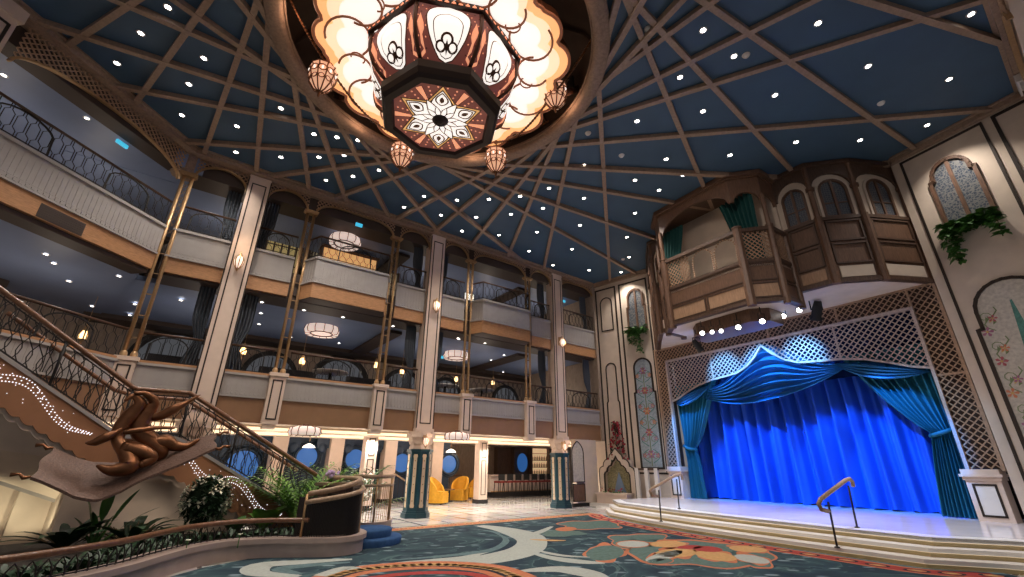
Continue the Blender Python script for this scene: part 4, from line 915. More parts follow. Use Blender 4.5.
for _ in range(90):
    a = rnd.uniform(0, 6.28); c = (rnd.uniform(-.52, .52), rnd.uniform(-.22, .2), 0); g.leaf(c, (cos(a), sin(a), rnd.uniform(.4, 1.4)), rnd.uniform(.14, .3), .07, .3)
    if _ % 6 == 0: h.ball((c[0], c[1], rnd.uniform(.1, .22)), .03, 6, 4)
g.build('leaves', leafg, t); h.build('blossoms', petalr, t)
# red flowers trailing above the niche
t = thing('trailing_flowers', 'trailing red flowers with dark leaves on the wall above the niche', 'plant', L, (1.05, 0, 0)); rnd = random.Random(4); g = G(); h = G(); s = G()
for _ in range(150):
    f = rnd.random()**.8; z = 1.75+1.7*f; x = -.15*f+rnd.uniform(-.5, .5)*(1-f*.75); c = (x, -rnd.uniform(.06, .35)*(1.1-f), z); a = rnd.uniform(0, 6.28)
    g.leaf(c, (cos(a), -abs(sin(a)), rnd.uniform(-.6, .6)), rnd.uniform(.12, .2), .08)
    if _ % 3: h.ball((c[0]+.04, c[1]-.04, c[2]), rnd.uniform(.035, .06), 6, 4)
s.tube([(0, -.1, 1.75), (-.1, -.12, 2.6), (-.16, -.05, 3.5)], .02, 5); g.build('leaves', leafd, t); h.build('blossoms', petalr, t); s.build('stems', stemm, t)
# white posts at the left of the stage
t = thing('post_rail', 'low rail of three white square posts beside the left plinth', 'railing', L, (2.0, -.45, 0)); 
for k in range(3): g = G(); g.box(k*.42-.075, k*.42+.075, -.07, .07, ZS-.42, 1.5); g.build('post', white, t)
g = G(); g.box(-.1, .95, -.05, .05, 1.42, 1.5); g.build('top_rail', walnutd, t)
# striped cushion-like book at the foot of the niche steps
g = G(); g.slab([tuple(L.w(u, o).xy) for u, o in ((.1, 1.25), (1.75, 1.25), (1.75, .5), (.1, .5))], 0, .12); g.slab([tuple(L.w(u, o).xy) for u, o in ((.7, 1.75), (1.95, 1.75), (1.95, .5), (.7, .5))], 0, .06)
o = g.build('niche_step', white); tag(o, 'white stone steps at the foot of the arched niche', 'step')

# ================================================================== THEATRE GALLERY OVER THE STAGE
gal = thing('theatre_gallery', 'faceted dark wood gallery with arched windows built out over the stage', 'gallery', S, (0, 0, 0))
PLAN = [(.0, .02), (1.1, 1.3), (1.95, 2.2), (3.1, 2.35)], [(7.1, 2.35), (8.1, 2.3), (8.95, 1.45), (9.62, .05)]
ZB, ZL, ZW, ZT = 6.42, 8.42, 9.82, H-.03
def in_facet(a, b):                      # matrix of a facet: x along it, y behind it, in S coordinates
    ax, ay, bx, by = a[0], -a[1], b[0], -b[1]; an = atan2(by-ay, bx-ax)
    return Matrix.Translation((ax, ay, 0)) @ Matrix.Rotation(an, 4, 'Z'), hypot(bx-ax, by-ay)
panpale = wood('pale_wood_panel', (.38, .23, .14), .45, (4, 4, .7), .8)  # paler wood than the walnut around it
for side in PLAN:
    for i in range(len(side)-1):
        M, l = in_facet(side[i], side[i+1])
        g = G(); g.box(0, l, .02, .12, ZB, ZL); 
        g.build('panel_wall', walnut, gal, M)
        g = G()
        for z0, z1 in ((ZB+.55, ZB+1.15), (ZB+1.27, ZL-.12)): frame_line(g, [(.16, z0), (l-.16, z0), (l-.16, z1), (.16, z1)], .05, -.03, .03)
        g.box(0, l, -.04, .12, ZL-.06, ZL+.04); g.box(0, l, -.05, .12, ZB-.04, ZB+.08); g.build('panel_moulding', walnutd, gal, M)
        g = G(); g.box(.18, l-.18, .0, .05, ZB+.12, ZB+.46); g.build('vent_panel', panpale if side is PLAN[1] and i == 0 else cream, gal, M)
        w0 = max(.2, l/2-.36); g = G(); g.box(0, l, .05, .12, ZL, ZT-.3); g.build('window_wall', cream, gal, M)
        a0 = arch(w0-.11, l-w0+.11, ZL+.05, ZW-.45, 14); a1 = arch(w0, l-w0, ZL+.05, ZW-.45, 14)
        g = G(); [g.face([a0[k], a0[k+1], a1[k+1], a1[k]], -.0, .06) for k in range(len(a0)-1)]; g.build('window_surround', cream, gal, M)
        wn = G(); wn.face(arch(w0+.04, l-w0-.04, ZL+.1, ZW-.45, 14), .03, .055); wo = wn.build('window', MATS['window_lattice_glass'], gal, M)
        g = G(); frame_line(g, a1, .07, -.02, .05); g.box(l/2-.035, l/2+.035, -.01, .05, ZL+.08, ZW-.1); g.box(w0, l-w0, -.0, .05, ZL+.5, ZL+.53); g.build('window_frame', walnut, wo)
        top = [(0, ZT), (l, ZT), (l, ZW-.35)]+[(l/2+(l/2-.06)*cos(pi*k/12), ZW-.35+.5*sin(pi*k/12)) for k in range(13)]+[(0, ZW-.35)]
        g = G(); g.face(top, -.02, .10); g.box(-.05, l+.05, -.12, .1, ZT-.12, ZT); g.build('cornice', walnutd, gal, M)
    for j, v in enumerate(side):
        if v in ((3.1, 2.35), (7.1, 2.35)): continue
        M = Matrix.Translation((v[0], -v[1], 0)); g = G(); g.slab([(.11*cos(k*pi/4), .11*sin(k*pi/4)) for k in range(8)], ZB-.06, ZL+.06); g.slab([(.075*cos(k*pi/4), .075*sin(k*pi/4)) for k in range(8)], ZL+.06, ZT-.1)
        g.slab([(.12*cos(k*pi/4), .12*sin(k*pi/4)) for k in range(8)], ZW-.42, ZW-.32); g.build('post', walnut, gal, M)
g = G(); allp = [(p[0], -p[1]) for p in PLAN[0]+PLAN[1]]; g.slab(allp+[(9.62, .3), (0, .3)], ZB-.02, ZB+.06); g.build('soffit', cream, gal)
g = G(); g.slab(allp+[(9.62, .3), (0, .3)], ZT-.06, ZT); g.build('roof', walnutd, gal)
# projecting box in the middle
box = thing('balcony_box', 'projecting wooden balcony box with lattice parapet in the middle of the theatre gallery', 'balcony', S, (0, 0, 0))
BP = [(3.05, 2.35), (3.05, 3.2), (3.7, 3.82), (6.45, 3.82), (7.12, 3.2), (7.12, 2.35)]
YB, YT = 6.0, 8.3
for i in range(5):
    a, b = BP[i], BP[i+1]; M, l = in_facet(a, b)
    g = G(); g.box(0, l, 0, .08, YB, 7.25); g.build('panel_wall', walnut, box, M)
    g = G(); nn = 2 if l > 2 else 1
    for k in range(nn): g = G(); frame_line(g, [(.1+k*(l-.1)/nn, YB+.12), ((k+1)*(l-.1)/nn, YB+.12), ((k+1)*(l-.1)/nn, YB+.56), (.1+k*(l-.1)/nn, YB+.56)], .04, -.03, .02); g.build('panel_frame', walnutd, box, M)
    g = G(); frame_line(g, [(.1, YB+.66), (l-.1, YB+.66), (l-.1, 7.2), (.1, 7.2)], .04, -.03, .02); g.build('panel_frame', walnutd, box, M); g = G(); g.box(0, l, -.05, .1, 7.22, 7.32); g.box(-.03, l+.03, -.08, .12, YT-.06, YT+.06); g.box(-.03, l+.03, -.08, .1, YB-.05, YB+.06); g.build('panel_moulding', walnutd, box, M)
    if i in (1, 2, 3):
        g = G()
        for k in range(nn): g.box(.13+k*(l-.1)/nn, (k+1)*(l-.1)/nn-.03, -.012, .02, YB+.15, YB+.53)
        g.build('pale_panel', panpale, box, M)
    g = G()
    if l > 2:                            # lattice at the left, arched tracery at the middle and right
        lattice(g, [(.06, 7.32), (.95, 7.32), (.95, YT-.06), (.06, YT-.06)], .10, .022, .0, .03)
        for c, w in ((1.45, .36), (2.25, .36)):
            aa = arch(c-w, c+w, 7.32, 7.85, 12)
            for q in range(len(aa)-1):
                p, r_ = V((aa[q][0], 0, aa[q][1])), V((aa[q+1][0], 0, aa[q+1][1])); m_ = max(1, int((r_-p).length/.075))
                for s in range(m_): g.ball(p+(r_-p)*(s/m_)+V((0, .02, 0)), .034, 6, 4)
    else: lattice(g, [(.08, 7.32), (l-.08, 7.32), (l-.08, YT-.06), (.08, YT-.06)], .10, .022, .0, .03)
    g.build('lattice_parapet', latt, box, M)
    # canopy with arch
    top = [(0, ZT), (l, ZT), (l, 9.35)]+[(l/2+(l/2-.1)*cos(pi*k/14), 9.35+min(.62, l*.35)*sin(pi*k/14)) for k in range(15)]+[(0, 9.35)]
    g = G(); g.face(top, 0, .08); g.box(-.06, l+.06, -.14, .1, ZT-.14, ZT); g.box(-.04, l+.04, -.05, .1, ZT-.2, ZT-.14); g.build('canopy', walnut, box, M)
for j, v in enumerate(BP):
    M = Matrix.Translation((v[0], -v[1], 0)); g = G(); r = .13 if j in (2, 3) else .1
    g.slab([(r*cos(k*pi/4), r*sin(k*pi/4)) for k in range(8)], YB-.12, YT+.08); g.slab([(r*1.2*cos(k*pi/4), r*1.2*sin(k*pi/4)) for k in range(8)], YT+.08, YT+.13)
    if j in (1, 4, 2): g.slab([(.07*cos(k*pi/4), .07*sin(k*pi/4)) for k in range(8)], YT, 9.5)
    g.build('post', walnut, box, M)
g = G(); bp = [(p[0], -p[1]) for p in BP]; g.slab(bp, YB-.03, YB+.05); g.slab(bp, 7.1, 7.16); g.build('floor', cream, box)
g = G(); g.slab(bp, ZT-.08, ZT-.02); g.build('roof', walnutd, box)
g = G(); g.box(3.1, 7.1, -2.4, -2.3, 6.5, ZT-.05); g.build('rear_wall', cream, box)
g = G(); lo = [(3.9, 2.3), (3.9, 3.0), (4.3, 3.4), (6.1, 3.4), (6.5, 3.0), (6.5, 2.3)]
g.slab([(p[0], -p[1]) for p in lo], 5.6, YB-.03); g.slab([(p[0], -p[1]-(.05 if p[1] > 2.5 else 0)) for p in lo], 5.56, 5.64); g.build('lower_corbel', walnut, box)
def bcurt(x0, x1, y, label, z0=7.2, z1=9.75):
    g = G(); cx = x0 if label.endswith('left') else x1
    def fn(a, b):
        z = z0+(z1-z0)*b; pin = .62+.38*abs(b-.3)/.7 if b > .3 else .62+.3*(.3-b)/.3; x = x0+(x1-x0)*a
        return (cx+(x-cx)*pin, y+.05*sin(a*45)+.02*sin(b*9), z)
    g.grid(fn, 80, 16); S_obj(g, 'box_curtain', greencurt, label, 'curtain')
bcurt(3.25, 4.3, -3.3, 'teal velvet curtain gathered in the balcony box at its left')
bcurt(5.75, 6.85, -3.3, 'teal velvet curtain gathered in the balcony box at its right')
# stage lights under the gallery
def stage_light(p, aim, label, s, lens):
    t = thing('stage_spotlight', label, 'spotlight', WORLD, p); d = (V(aim)-V(p)).normalized(); q = V((0, 0, -1)).rotation_difference(d).to_matrix().to_4x4()
    g = G(); g.lathe([(.001, .2*s), (.07*s, .2*s), (.10*s, .05*s), (.10*s, -.14*s), (.12*s, -.2*s), (.12*s, -.24*s), (.1*s, -.24*s)], 14); g.build('housing', blackm, t, q)
    g = G(); g.lathe([(.001, -.225*s), (.1*s, -.225*s)], 14); g.build('lens', lens, t, q)
    g = G(); g.tube([(.13*s, 0, 0), (.13*s, 0, .26*s), (-.13*s, 0, .26*s), (-.13*s, 0, 0)], .015*s, 4); g.tube([(0, 0, .26*s), (0, 0, .55*s)], .02*s, 6); g.build('yoke', blackm, t); return t
SPOTS = [((702, 332), 5.48, .9, stagew, 'white spotlight farthest left in the row under the balcony box'), ((712, 331), 5.48, .8, stagew, 'second white spotlight from the left under the balcony box'), ((721, 330), 5.48, .8, stagew, 'third white spotlight from the left under the balcony box'),
         ((738, 326), 5.48, 1., stagew, 'fourth white spotlight under the middle of the balcony box'), ((762, 320), 5.5, 1., stagew, 'fifth white spotlight under the right part of the balcony box'), ((783, 315), 5.95, 1., stagew, 'white spotlight under the right corner of the balcony box'),
         ((799, 309), 6.1, 1., stagew, 'white spotlight right of the balcony box beside the black fixture'), ((697, 345), 5.3, 1.3, stageg, 'spotlight with greenish lens hanging lowest at the left under the box'), ((817, 310), 6.1, 1.9, blackm, 'large unlit black spotlight right of the balcony box')]
for q, z, s, ln, lb in SPOTS: P = atz(*q, z); s *= .72; stage_light(P, tuple(S.w(4.7, 0, 1.) if ln is not stagew else CAMP*.5+V(P)*.5-V((0, 0, 2))), lb, s, ln)

# ------------------------------------------------------------------ gallery front opposite: its end shows at the upper right
t = thing('opposite_pilaster', 'white carved pilaster end of the opposite gallery at the upper right corner', 'pilaster', E, (.85, 0, 0))
g = G(); g.box(-.3, .3, -.12, .3, 0, H-.17); g.box(-.36, .36, -.16, .3, H-.4, H-.2); g.build('shaft', white, t); g = G(); frame_line(g, [(-.18, 1), (.18, 1), (.18, H-.6), (-.18, H-.6)], .04, -.14, -.11); g.build('outline', walnut, t)
g = G(); g.box(.3, 14, .05, .35, H-.45, H-.02); struct(fr_obj(g, 'wall_opposite', cream, E), 'top of the opposite gallery wall', 'wall')
spandrel(E, 1.2, 4.2, 'at the opposite gallery')
t = thing('corner_column_head', 'pinkish cream column head at the upper left corner of the view', 'column', W, (-.30, 0, 0))
g = G(); g.box(-.3, .3, -.35, .25, 7.2, H-.5); g.box(-.36, .36, -.4, .25, H-.5, H-.2); g.build('shaft', pilc, t); g = G(); frame_line(g, [(-.2, 7.6), (.2, 7.6), (.2, H-.7), (-.2, H-.7)], .05, -.37, -.34); g.build('outline', trimdark, t)

# ================================================================== GREAT LANTERN
CX, CY = RC.x, RC.y
ch = thing('grand_lantern', 'huge glowing star patterned lantern chandelier hanging in the ceiling ring', 'chandelier', WORLD, (CX, CY, 0))
OCT = lambda r, z, ph=pi/8: [(r*cos(ph+k*pi/4), r*sin(ph+k*pi/4), z) for k in range(8)]
a0 = atan2(-CY, -CX); PH0 = a0-pi/8
def ring8(g, prof): g.lathe(prof, 8, (0, 0, 0), False, PH0)
g = G(); ring8(g, [(1.06, 8.60), (1.10, 8.53), (1.25, 8.53), (1.31, 8.60), (1.35, 8.72), (1.35, 8.90), (1.26, 9.0), (1.2, 9.0)]); ring8(g, [(1.70, 10.02), (1.78, 10.02), (1.80, 10.14), (1.72, 10.2), (1.66, 10.14)]); g.build('octagon_frame', chdk, ch)
# bottom glass: star rosette made of inlaid coloured glass
zb = 8.60
g = G()
def pol(mi, pts, z): g.at(mi); g.poly([(p[0], p[1], z) for p in pts])
R_ = lambda r, a: (r*cos(a), r*sin(a))
pol(3, [R_(1.1, PH0+k*pi/4) for k in range(8)], zb)

for k in range(60):
    for r in (.62, .72, .82, .92):
        if (k+int(r*100)) % 2 == 0: pol(2, [R_(r+.022*cos(2*pi*i/6), 2*pi*k/60+.022/r*sin(2*pi*i/6)) for i in range(6)], zb-.001)
for k in range(6):
    a = a0+pi/6+k*pi/3; pol(5, [R_(.5, a-.05), R_(.98, a-.085), R_(.98, a+.085), R_(.5, a+.05)], zb-.0015); pol(2, [R_(.52, a-.03), R_(.97, a-.07), R_(.97, a+.07), R_(.52, a+.03)], zb-.002)
st8 = []
NP = 6
def star(n, ro, ri, ph): return [R_(ro if i % 2 == 0 else ri, ph+pi*i/n) for i in range(2*n)]
pol(5, star(NP, .98, .60, a0), zb-.003); pol(6, star(NP, .94, .57, a0), zb-.0035); pol(5, star(NP, .86, .54, a0), zb-.004)
def petal_(a, r0, r1, w): return [R_(r0+(r1-r0)*t, a) if s == 0 else (lambda rr, ww: (rr*cos(a)-ww*sin(a), rr*sin(a)+ww*cos(a)))(r0+(r1-r0)*t, s*w*sin(pi*t**.8)) for t, s in [(0, 0)]+[(i/8, 1) for i in range(1, 8)]+[(1, 0)]+[(i/8, -1) for i in range(7, 0, -1)]]
for k in range(NP):
    a = a0+k*2*pi/NP; pol(5, petal_(a, .14, .86, .235), zb-.005); pol(0, petal_(a, .17, .82, .205), zb-.006); pol(5, petal_(a, .42, .79, .145), zb-.007); pol(0, petal_(a, .45, .75, .11), zb-.008); pol(5, petal_(a, .50, .68, .05), zb-.0085)
for k in range(NP):
    a = a0+pi/NP+k*2*pi/NP; pol(5, petal_(a, .12, .64, .115), zb-.009); pol(0, petal_(a, .14, .60, .088), zb-.010)
for k in range(12):
    a = a0+pi/12+k*pi/6; pol(5, petal_(a, .12, .42, .07), zb-.0105); pol(0, petal_(a, .13, .39, .048), zb-.011)
pol(5, [R_(.17, 2*pi*i/24) for i in range(24)], zb-.012)
CHM = [chw, chp, chpk, chfl, cham, chbr, mat('chandelier_gilt', (.5, .26, .08), .3, metal=.5, emit=(.9, .5, .18), es=.5)]
g.build('star_glass', CHM, ch)
g = G(); g.lathe([(.001, zb-.1), (.09, zb-.09), (.16, zb-.04), (.18, zb-.01)], 20); g.build('boss', chdk, ch)
# body: eight swelling faces with ogee panels
prof = [(1.24, 8.98), (1.42, 9.10), (1.58, 9.3), (1.67, 9.58), (1.69, 9.82), (1.66, 10.06)]
def body_pt(k, s, t, o=0.):              # face k, s -1..1 across, t 0..1 up
    x = t*(len(prof)-1); i = min(len(prof)-2, int(x)); f = x-i; r = prof[i][0]*(1-f)+prof[i+1][0]*f+o; z = prof[i][1]*(1-f)+prof[i+1][1]*f
    a = PH0+pi/8+k*pi/4; ap = r*cos(pi/8); hw = r*sin(pi/8)
    return (ap*cos(a)-s*hw*sin(a), ap*sin(a)+s*hw*cos(a), z)
for k in range(8):
    g = G(); g.at(3)
    g.grid(lambda u, v: body_pt(k, -1+2*u, v), 2, 10)
    def bpoly(mi, pts, o): g.at(mi); n = len(pts); c = (sum(p[0] for p in pts)/n, sum(p[1] for p in pts)/n); V_ = [body_pt(k, c[0], c[1], o)]+[body_pt(k, s, t, o) for s, t in pts]; g.add(V_, [(0, i+1, (i+1) % n+1) for i in range(n)])
    if True:
        for s in (-1, 1): bpoly(2, [(s*.74, .12), (s*.93, .02), (s*.93, .55), (s*.84, .72), (s*.74, .55)], .03)
        for i in range(9):
            for j in range(12): 
                s, tt = -.92+i*.23+(.1 if j % 2 else 0), .05+j*.08
                if abs(s) > .62 or tt > .9: g.at(2 if (i+j) % 3 else 5).add([body_pt(k, s-.025, tt, .006), body_pt(k, s, tt-.016, .006), body_pt(k, s+.025, tt, .006), body_pt(k, s, tt+.016, .006)], [(0, 1, 2, 3)])
        def og(mi, w, t0, t1, o):        # a pointed white panel following the swelling face
            g.at(mi); n = 18; rows = []
            for i in range(n+1):
                f = i/n; ww = w*(sin(pi*min(1, f*.62+.06))**.8 if f < .70 else (sin(pi*.494)**.8)*sqrt(max(0, 1-((f-.70)/.30)**2))) if 0 < f < 1 else 0
                rows.append([body_pt(k, -ww+2*ww*j/6, t0+(t1-t0)*f, o) for j in range(7)])
            g.add([p for r in rows for p in r], [(i*7+j, (i+1)*7+j, (i+1)*7+j+1, i*7+j+1) for i in range(n) for j in range(6)])
        og(5, .68, .0, 1., .014); og(0, .64, .015, .985, .024); og(5, .46, .06, .80, .030); og(0, .43, .075, .785, .036)
        for cx, cz, rr in ((0, .36, .21), (-.2, .25, .18), (.2, .25, .18)): bpoly(5, [(cx+rr*cos(2*pi*i/14), cz+rr*.55*sin(2*pi*i/14)) for i in range(14)], .046)
        for cx, cz, rr in ((0, .36, .13), (-.2, .25, .11), (.2, .25, .11)): bpoly(0, [(cx+rr*cos(2*pi*i/14), cz+rr*.55*sin(2*pi*i/14)) for i in range(14)], .056)
        bpoly(5, [(0, .36), (.06, .26), (0, .10), (-.06, .26)], .062)
    g.build('glass_panel', CHM, ch)
for k in range(8):
    g = G(); g.tube([body_pt(k, -1, t/8, .01) for t in range(9)], .045, 6); g.build('glazing_rib', chbr, ch)
# scalloped cloud of glowing panels round the body
zc = 10.06; NL = 8
def cloud(a):
    q = ((a-a0)*NL/(2*pi)) % 1; return 2.36+.22*abs(sin(pi*q))**.5+.30*abs(sin(pi*((q*2+.25) % 1)))**.5
g = G(); N_ = 192
out = [cloud(2*pi*i/N_) for i in range(N_)]
def cring(mi, f0, f1, z0, z1): g.at(mi).add([p for i in range(N_) for a in [2*pi*i/N_] for p in ((f0(i)*cos(a), f0(i)*sin(a), z0), (f1(i)*cos(a), f1(i)*sin(a), z1))], [(2*i, 2*i+1, (2*i+3) % (2*N_), (2*i+2) % (2*N_)) for i in range(N_)])
cring(0, lambda i: 1.6, lambda i: out[i]-.46, zc+.12, zc+.04); cring(1, lambda i: out[i]-.46, lambda i: out[i]-.22, zc+.04, zc+.015); cring(4, lambda i: out[i]-.22, lambda i: out[i]-.03, zc+.015, zc)
g.build('cloud_panel', CHM, ch)
g = G()
for k in range(NL*2):
    a = a0+pi/NL/2+2*pi*k/(NL*2); rr, ra = (.46, 2.12) if k % 2 == 0 else (.36, 2.05); zz = zc-.02+.09*(1-(ra-1.6)/.75)
    q0 = .5 if k % 2 else -.3
    g.tube([((ra+rr*cos(q))*cos(a)-rr*1.1*sin(q)*sin(a), (ra+rr*cos(q))*sin(a)+rr*1.1*sin(q)*cos(a), zz-.012-.12*rr*cos(q)) for q in [q0+2*pi*i/24 for i in range(0, 17)]], .026, 5)
    if k % 2: g.tube([((ra-.12+.4*rr*cos(q))*cos(a+.16)-rr*.4*sin(q)*sin(a), (ra-.12+.4*rr*cos(q))*sin(a+.16)+rr*.4*sin(q)*cos(a), zz-.02) for q in [2*pi*i/18 for i in range(0, 13)]], .018, 5)
g.tube([(out[i]*cos(2*pi*i/N_), out[i]*sin(2*pi*i/N_), zc) for i in range(N_)], .04, 6, True)
g.build('cloud_tracery', chln, ch)
g = G(); cring(0, lambda i: out[i], lambda i: out[i]-.02, zc, zc+.28); cring(0, lambda i: out[i]-.02, lambda i: .3, zc+.28, zc+.4); g.lathe([(.35, zc+.4), (.2, zc+.9), (.2, H+1.4)], 16); g.build('casing', chbr, ch)
g = G()
for k in range(8):
    for j in range(10):
        for s in (-1, 1):
            f = (j+.5)/10; p0 = V(OCT(1.80, 10.08, PH0)[k]); p1 = V(OCT(1.80, 10.08, PH0)[(k+1) % 8]); c = p0+(p1-p0)*f; d = (p1-p0).normalized()
            g.add([c-d*.05+V((0, 0, -.02*s-.02)), c+d*.05+V((0, 0, -.02*s-.02)), c+V((0, 0, .05*s))], [(0, 1, 2)])
g.build('rim_pattern', chpk, ch)
# small hanging lanterns
def small_lantern(q, label):
    best = min([9.0+.02*i for i in range(60)], key=lambda z: abs(((atz(*q, z)-V((CX, CY, z))).length)-2.75)); P = atz(*q, best)
    t = thing('small_lantern', label, 'lantern', WORLD, P, 0.4); s = .98
    g = G(); pr = [(.02, -.40), (.12, -.34), (.24, -.16), (.30, .06), (.26, .20), (.30, .26), (.18, .36), (.08, .42)]; g.lathe([(r*s, z*s) for r, z in pr], 10, smooth=False); g.build('glass', chpk if False else glow('small_lantern_glass', (1, .52, .32), .62), t)
    g = G()
    for k in range(10):
        a = 2*pi*k/10; g.tube([((r+.008)*s*cos(a), (r+.008)*s*sin(a), z*s) for r, z in pr], .017, 5)
        for zc_, rc_, rr in ((.08, .295, .085), (-.12, .25, .06), (.3, .24, .05)):
            b = a+pi/10; c = V((rc_*s*cos(b), rc_*s*sin(b), zc_*s)); tq = V((-sin(b), cos(b), 0)); g.tube([c+tq*rr*cos(2*pi*i/10)+V((0, 0, rr*sin(2*pi*i/10))) for i in range(10)], .012, 4, True)
    g.lathe([(.001, -.56*s), (.025, -.52*s), (.03, -.44*s), (.06, -.38*s)], 8); g.lathe([(.1*s, .40*s), (.05, .50*s), (.02, .58*s)], 8); g.build('cage', bronze, t)
    g = G()
    for k in range(10):
        a = 2*pi*k/10+pi/10; g.ball((.296*s*cos(a), .296*s*sin(a), .08*s), .05, 6, 4, (.5, .5, 1))
    g.build('white_petals', chw, t)
    d = (V((P.x, P.y, 0))-V((CX, CY, 0))).normalized(); hook = V((CX, CY, 0))+d*2.62+V((0, 0, zc-.02))-P
    g = G(); g.tube([(0, 0, .55), tuple(hook*.5+V((0, 0, .1))), tuple(hook)], .02, 6); g.lathe([(.001, .06), (.05, .02), (.05, -.03), (.001, -.05)], 8, hook); g.build('hanging_chain', bronze, t)
    return P, d
LN = [small_lantern((322, 79), 'small pierced lantern hanging at the left of the great lantern'), small_lantern((401.5, 156), 'small pierced lantern hanging below left of the star'), small_lantern((496, 161), 'small pierced lantern hanging below right of the star'), small_lantern((555, 96), 'small pierced lantern hanging at the right of the great lantern')]
def chain(p0, p1, sag, label):
    g = G(); n = 26; pts = [V(p0).lerp(V(p1), i/n)-V((0, 0, sag*sin(pi*i/n))) for i in range(n+1)]; g.tube(pts, .022, 6)
    for i in range(n): g.ball(pts[i].lerp(pts[i+1], .5), .036, 6, 4)
    tag(g.build('rope_chain', bronze), label, 'chain')
for (P, d), lb in zip(LN, ('left', 'lower left', 'lower right', 'right')):
    base = V((CX, CY, 0))+d*2.62+V((0, 0, zc-.03))
    sd = V((-d.y, d.x, 0)); s = 1 if lb in ('left',) else -1
    if lb in ('left', 'right'): s = -1 if (V((CX, CY, 0))+sd-CAMP).length > (V((CX, CY, 0))-sd-CAMP).length else 1
    e = (d+sd*s*.45).normalized()
    chain(base, V((CX, CY, 0))+e*3.5+V((0, 0, H+.35)), .12, 'rope chain up to the ceiling ring above the %s small lantern' % lb)
chain(V((CX, CY, 0))+LN[1][1]*2.62+V((0, 0, zc-.05)), V((CX, CY, 0))+LN[0][1]*2.62+V((0, 0, zc-.05)), .35, 'bronze rope chain slung between the left and lower left small lanterns')
chain(V((CX, CY, 0))+LN[2][1]*2.62+V((0, 0, zc-.05)), V((CX, CY, 0))+LN[3][1]*2.62+V((0, 0, zc-.05)), .35, 'bronze rope chain slung between the right and lower right small lanterns')
for k, ph in enumerate((20, 65, 110, 155)):
    a = radians(ph); p = V((CX+3.3*cos(a), CY+3.3*sin(a), H+.25)); t = thing('recess_projector', 'dark bronze projector tucked in the ceiling recess, %s' % ['right side', 'behind the right small lantern', 'behind the star', 'left side'][k], 'projector', WORLD, p, a)
    g = G(); g.lathe([(.001, -.25), (.09, -.25), (.1, .2), (.001, .22)], 12); g.build('barrel', chbr, t, Matrix.Rotation(.9, 4, 'Y')); g = G(); g.box(-.03, .03, -.13, .13, .0, .4); g.build('bracket', blackm, t)

# ================================================================== STAIRCASE
OFS = 2.0                                # front face of the stairs, metres in front of the gallery
LU0, LU1, LZ = -1.34, -.34, 1.95         # landing
SL1, SL2 = .575, .63                     # slope of the lower and the upper flight
UF = Frame(*[*(F.w(LU0, OFS).xy)], 52)   # upper flight: runs back towards the viewer from the landing
stair = thing('staircase', 'sweeping staircase with terracotta stringer, landing and curling iron balustrade', 'staircase', F, (0, 0, 0))
def on_path(s):                          # s < 0 upper flight (metres), 0..1 landing, > 1 lower flight; F coordinates (u, y) and floor height
    if s < 0:
        p = UF.w(s, 0); u, o, _ = F.loc(p); return u, -o, LZ-SL2*s
    if s <= 1.0: return LU0+s, -OFS, LZ
    return LU0+s, -OFS, LZ-SL1*(s-1)
WD = 1.5
def back_of(s, w=WD):
    if s < 0:
        p = UF.w(s, -w*.8); u, o, _ = F.loc(p); return u, -o
    return LU0+s, -OFS+w
SEND = 1+LZ/SL1
SS = [-3.6+.1*i for i in range(int((SEND+3.6)/.1)+1)]
# treads
g = G(); s = -3.5
while s < SEND-.2:
    d = .29
    if 0 <= s < 1: d = 1-s
    u, y, z = on_path(s+d-.001 if s >= 1 else s+d if s < 0 else s); z = LZ if 0 <= s < 1 else z+.0
    a, b = on_path(s)[:2], on_path(s+d)[:2]; c, e = back_of(s), back_of(s+d)
    if s < 0: z = on_path(s+d)[2]+.0
    elif s >= 1: z = on_path(s+d)[2]+.0
    if z > .05: g.slab([a, b, e, c], max(0, z-.3), z)
    s += d
g.build('treads', mat('stair_tread_brown', (.20, .12, .07), .6), stair)
# stringer face with the scalloped lower edge
def strip_path(g, s0, s1, zf0, zf1, y0, y1, n):
    for i in range(n):
        a, b = s0+(s1-s0)*i/n, s0+(s1-s0)*(i+1)/n
        (ua, ya, za), (ub, yb, zb_) = on_path(a), on_path(b); nx, ny = V((ub-ua, yb-ya)).normalized().yx; nx, ny = ny*0+nx, -ny
        q = V((nx, ny)) if V((nx, ny)).y < 0 else -V((nx, ny))
        A, B = V((ua, ya)), V((ub, yb))
        P = [A+q*y0, B+q*y0, B+q*y1, A+q*y1]; z0a, z0b, z1a, z1b = za+zf0(a), zb_+zf0(b), za+zf1(a), zb_+zf1(b)
        g.add([(P[0].x, P[0].y, z0a), (P[1].x, P[1].y, z0b), (P[2].x, P[2].y, z0b), (P[3].x, P[3].y, z0a), (P[0].x, P[0].y, z1a), (P[1].x, P[1].y, z1b), (P[2].x, P[2].y, z1b), (P[3].x, P[3].y, z1a)],
              [(0, 3, 2, 1), (4, 5, 6, 7), (0, 1, 5, 4), (1, 2, 6, 5), (2, 3, 7, 6), (3, 0, 4, 7)], False)
SCA = lambda s: -.56-.06*abs(sin(s*pi/.22))
g = G(); strip_path(g, -3.6, SEND-.05, lambda s: max(SCA(s), -on_path(s)[2]), lambda s: .10, 0, .09, 300); g.build('stringer', terra, stair)
g = G(); strip_path(g, -3.6, SEND-.05, lambda s: .10, lambda s: .17, -.04, .12, 120); g.build('stringer_cap', parg, stair)
g = G(); strip_path(g, -3.6, SEND-.9, lambda s: max(SCA(s)-.10, -on_path(s)[2]), lambda s: -.45, -.03, .03, 300); g.build('scalloped_edge', cream, stair)
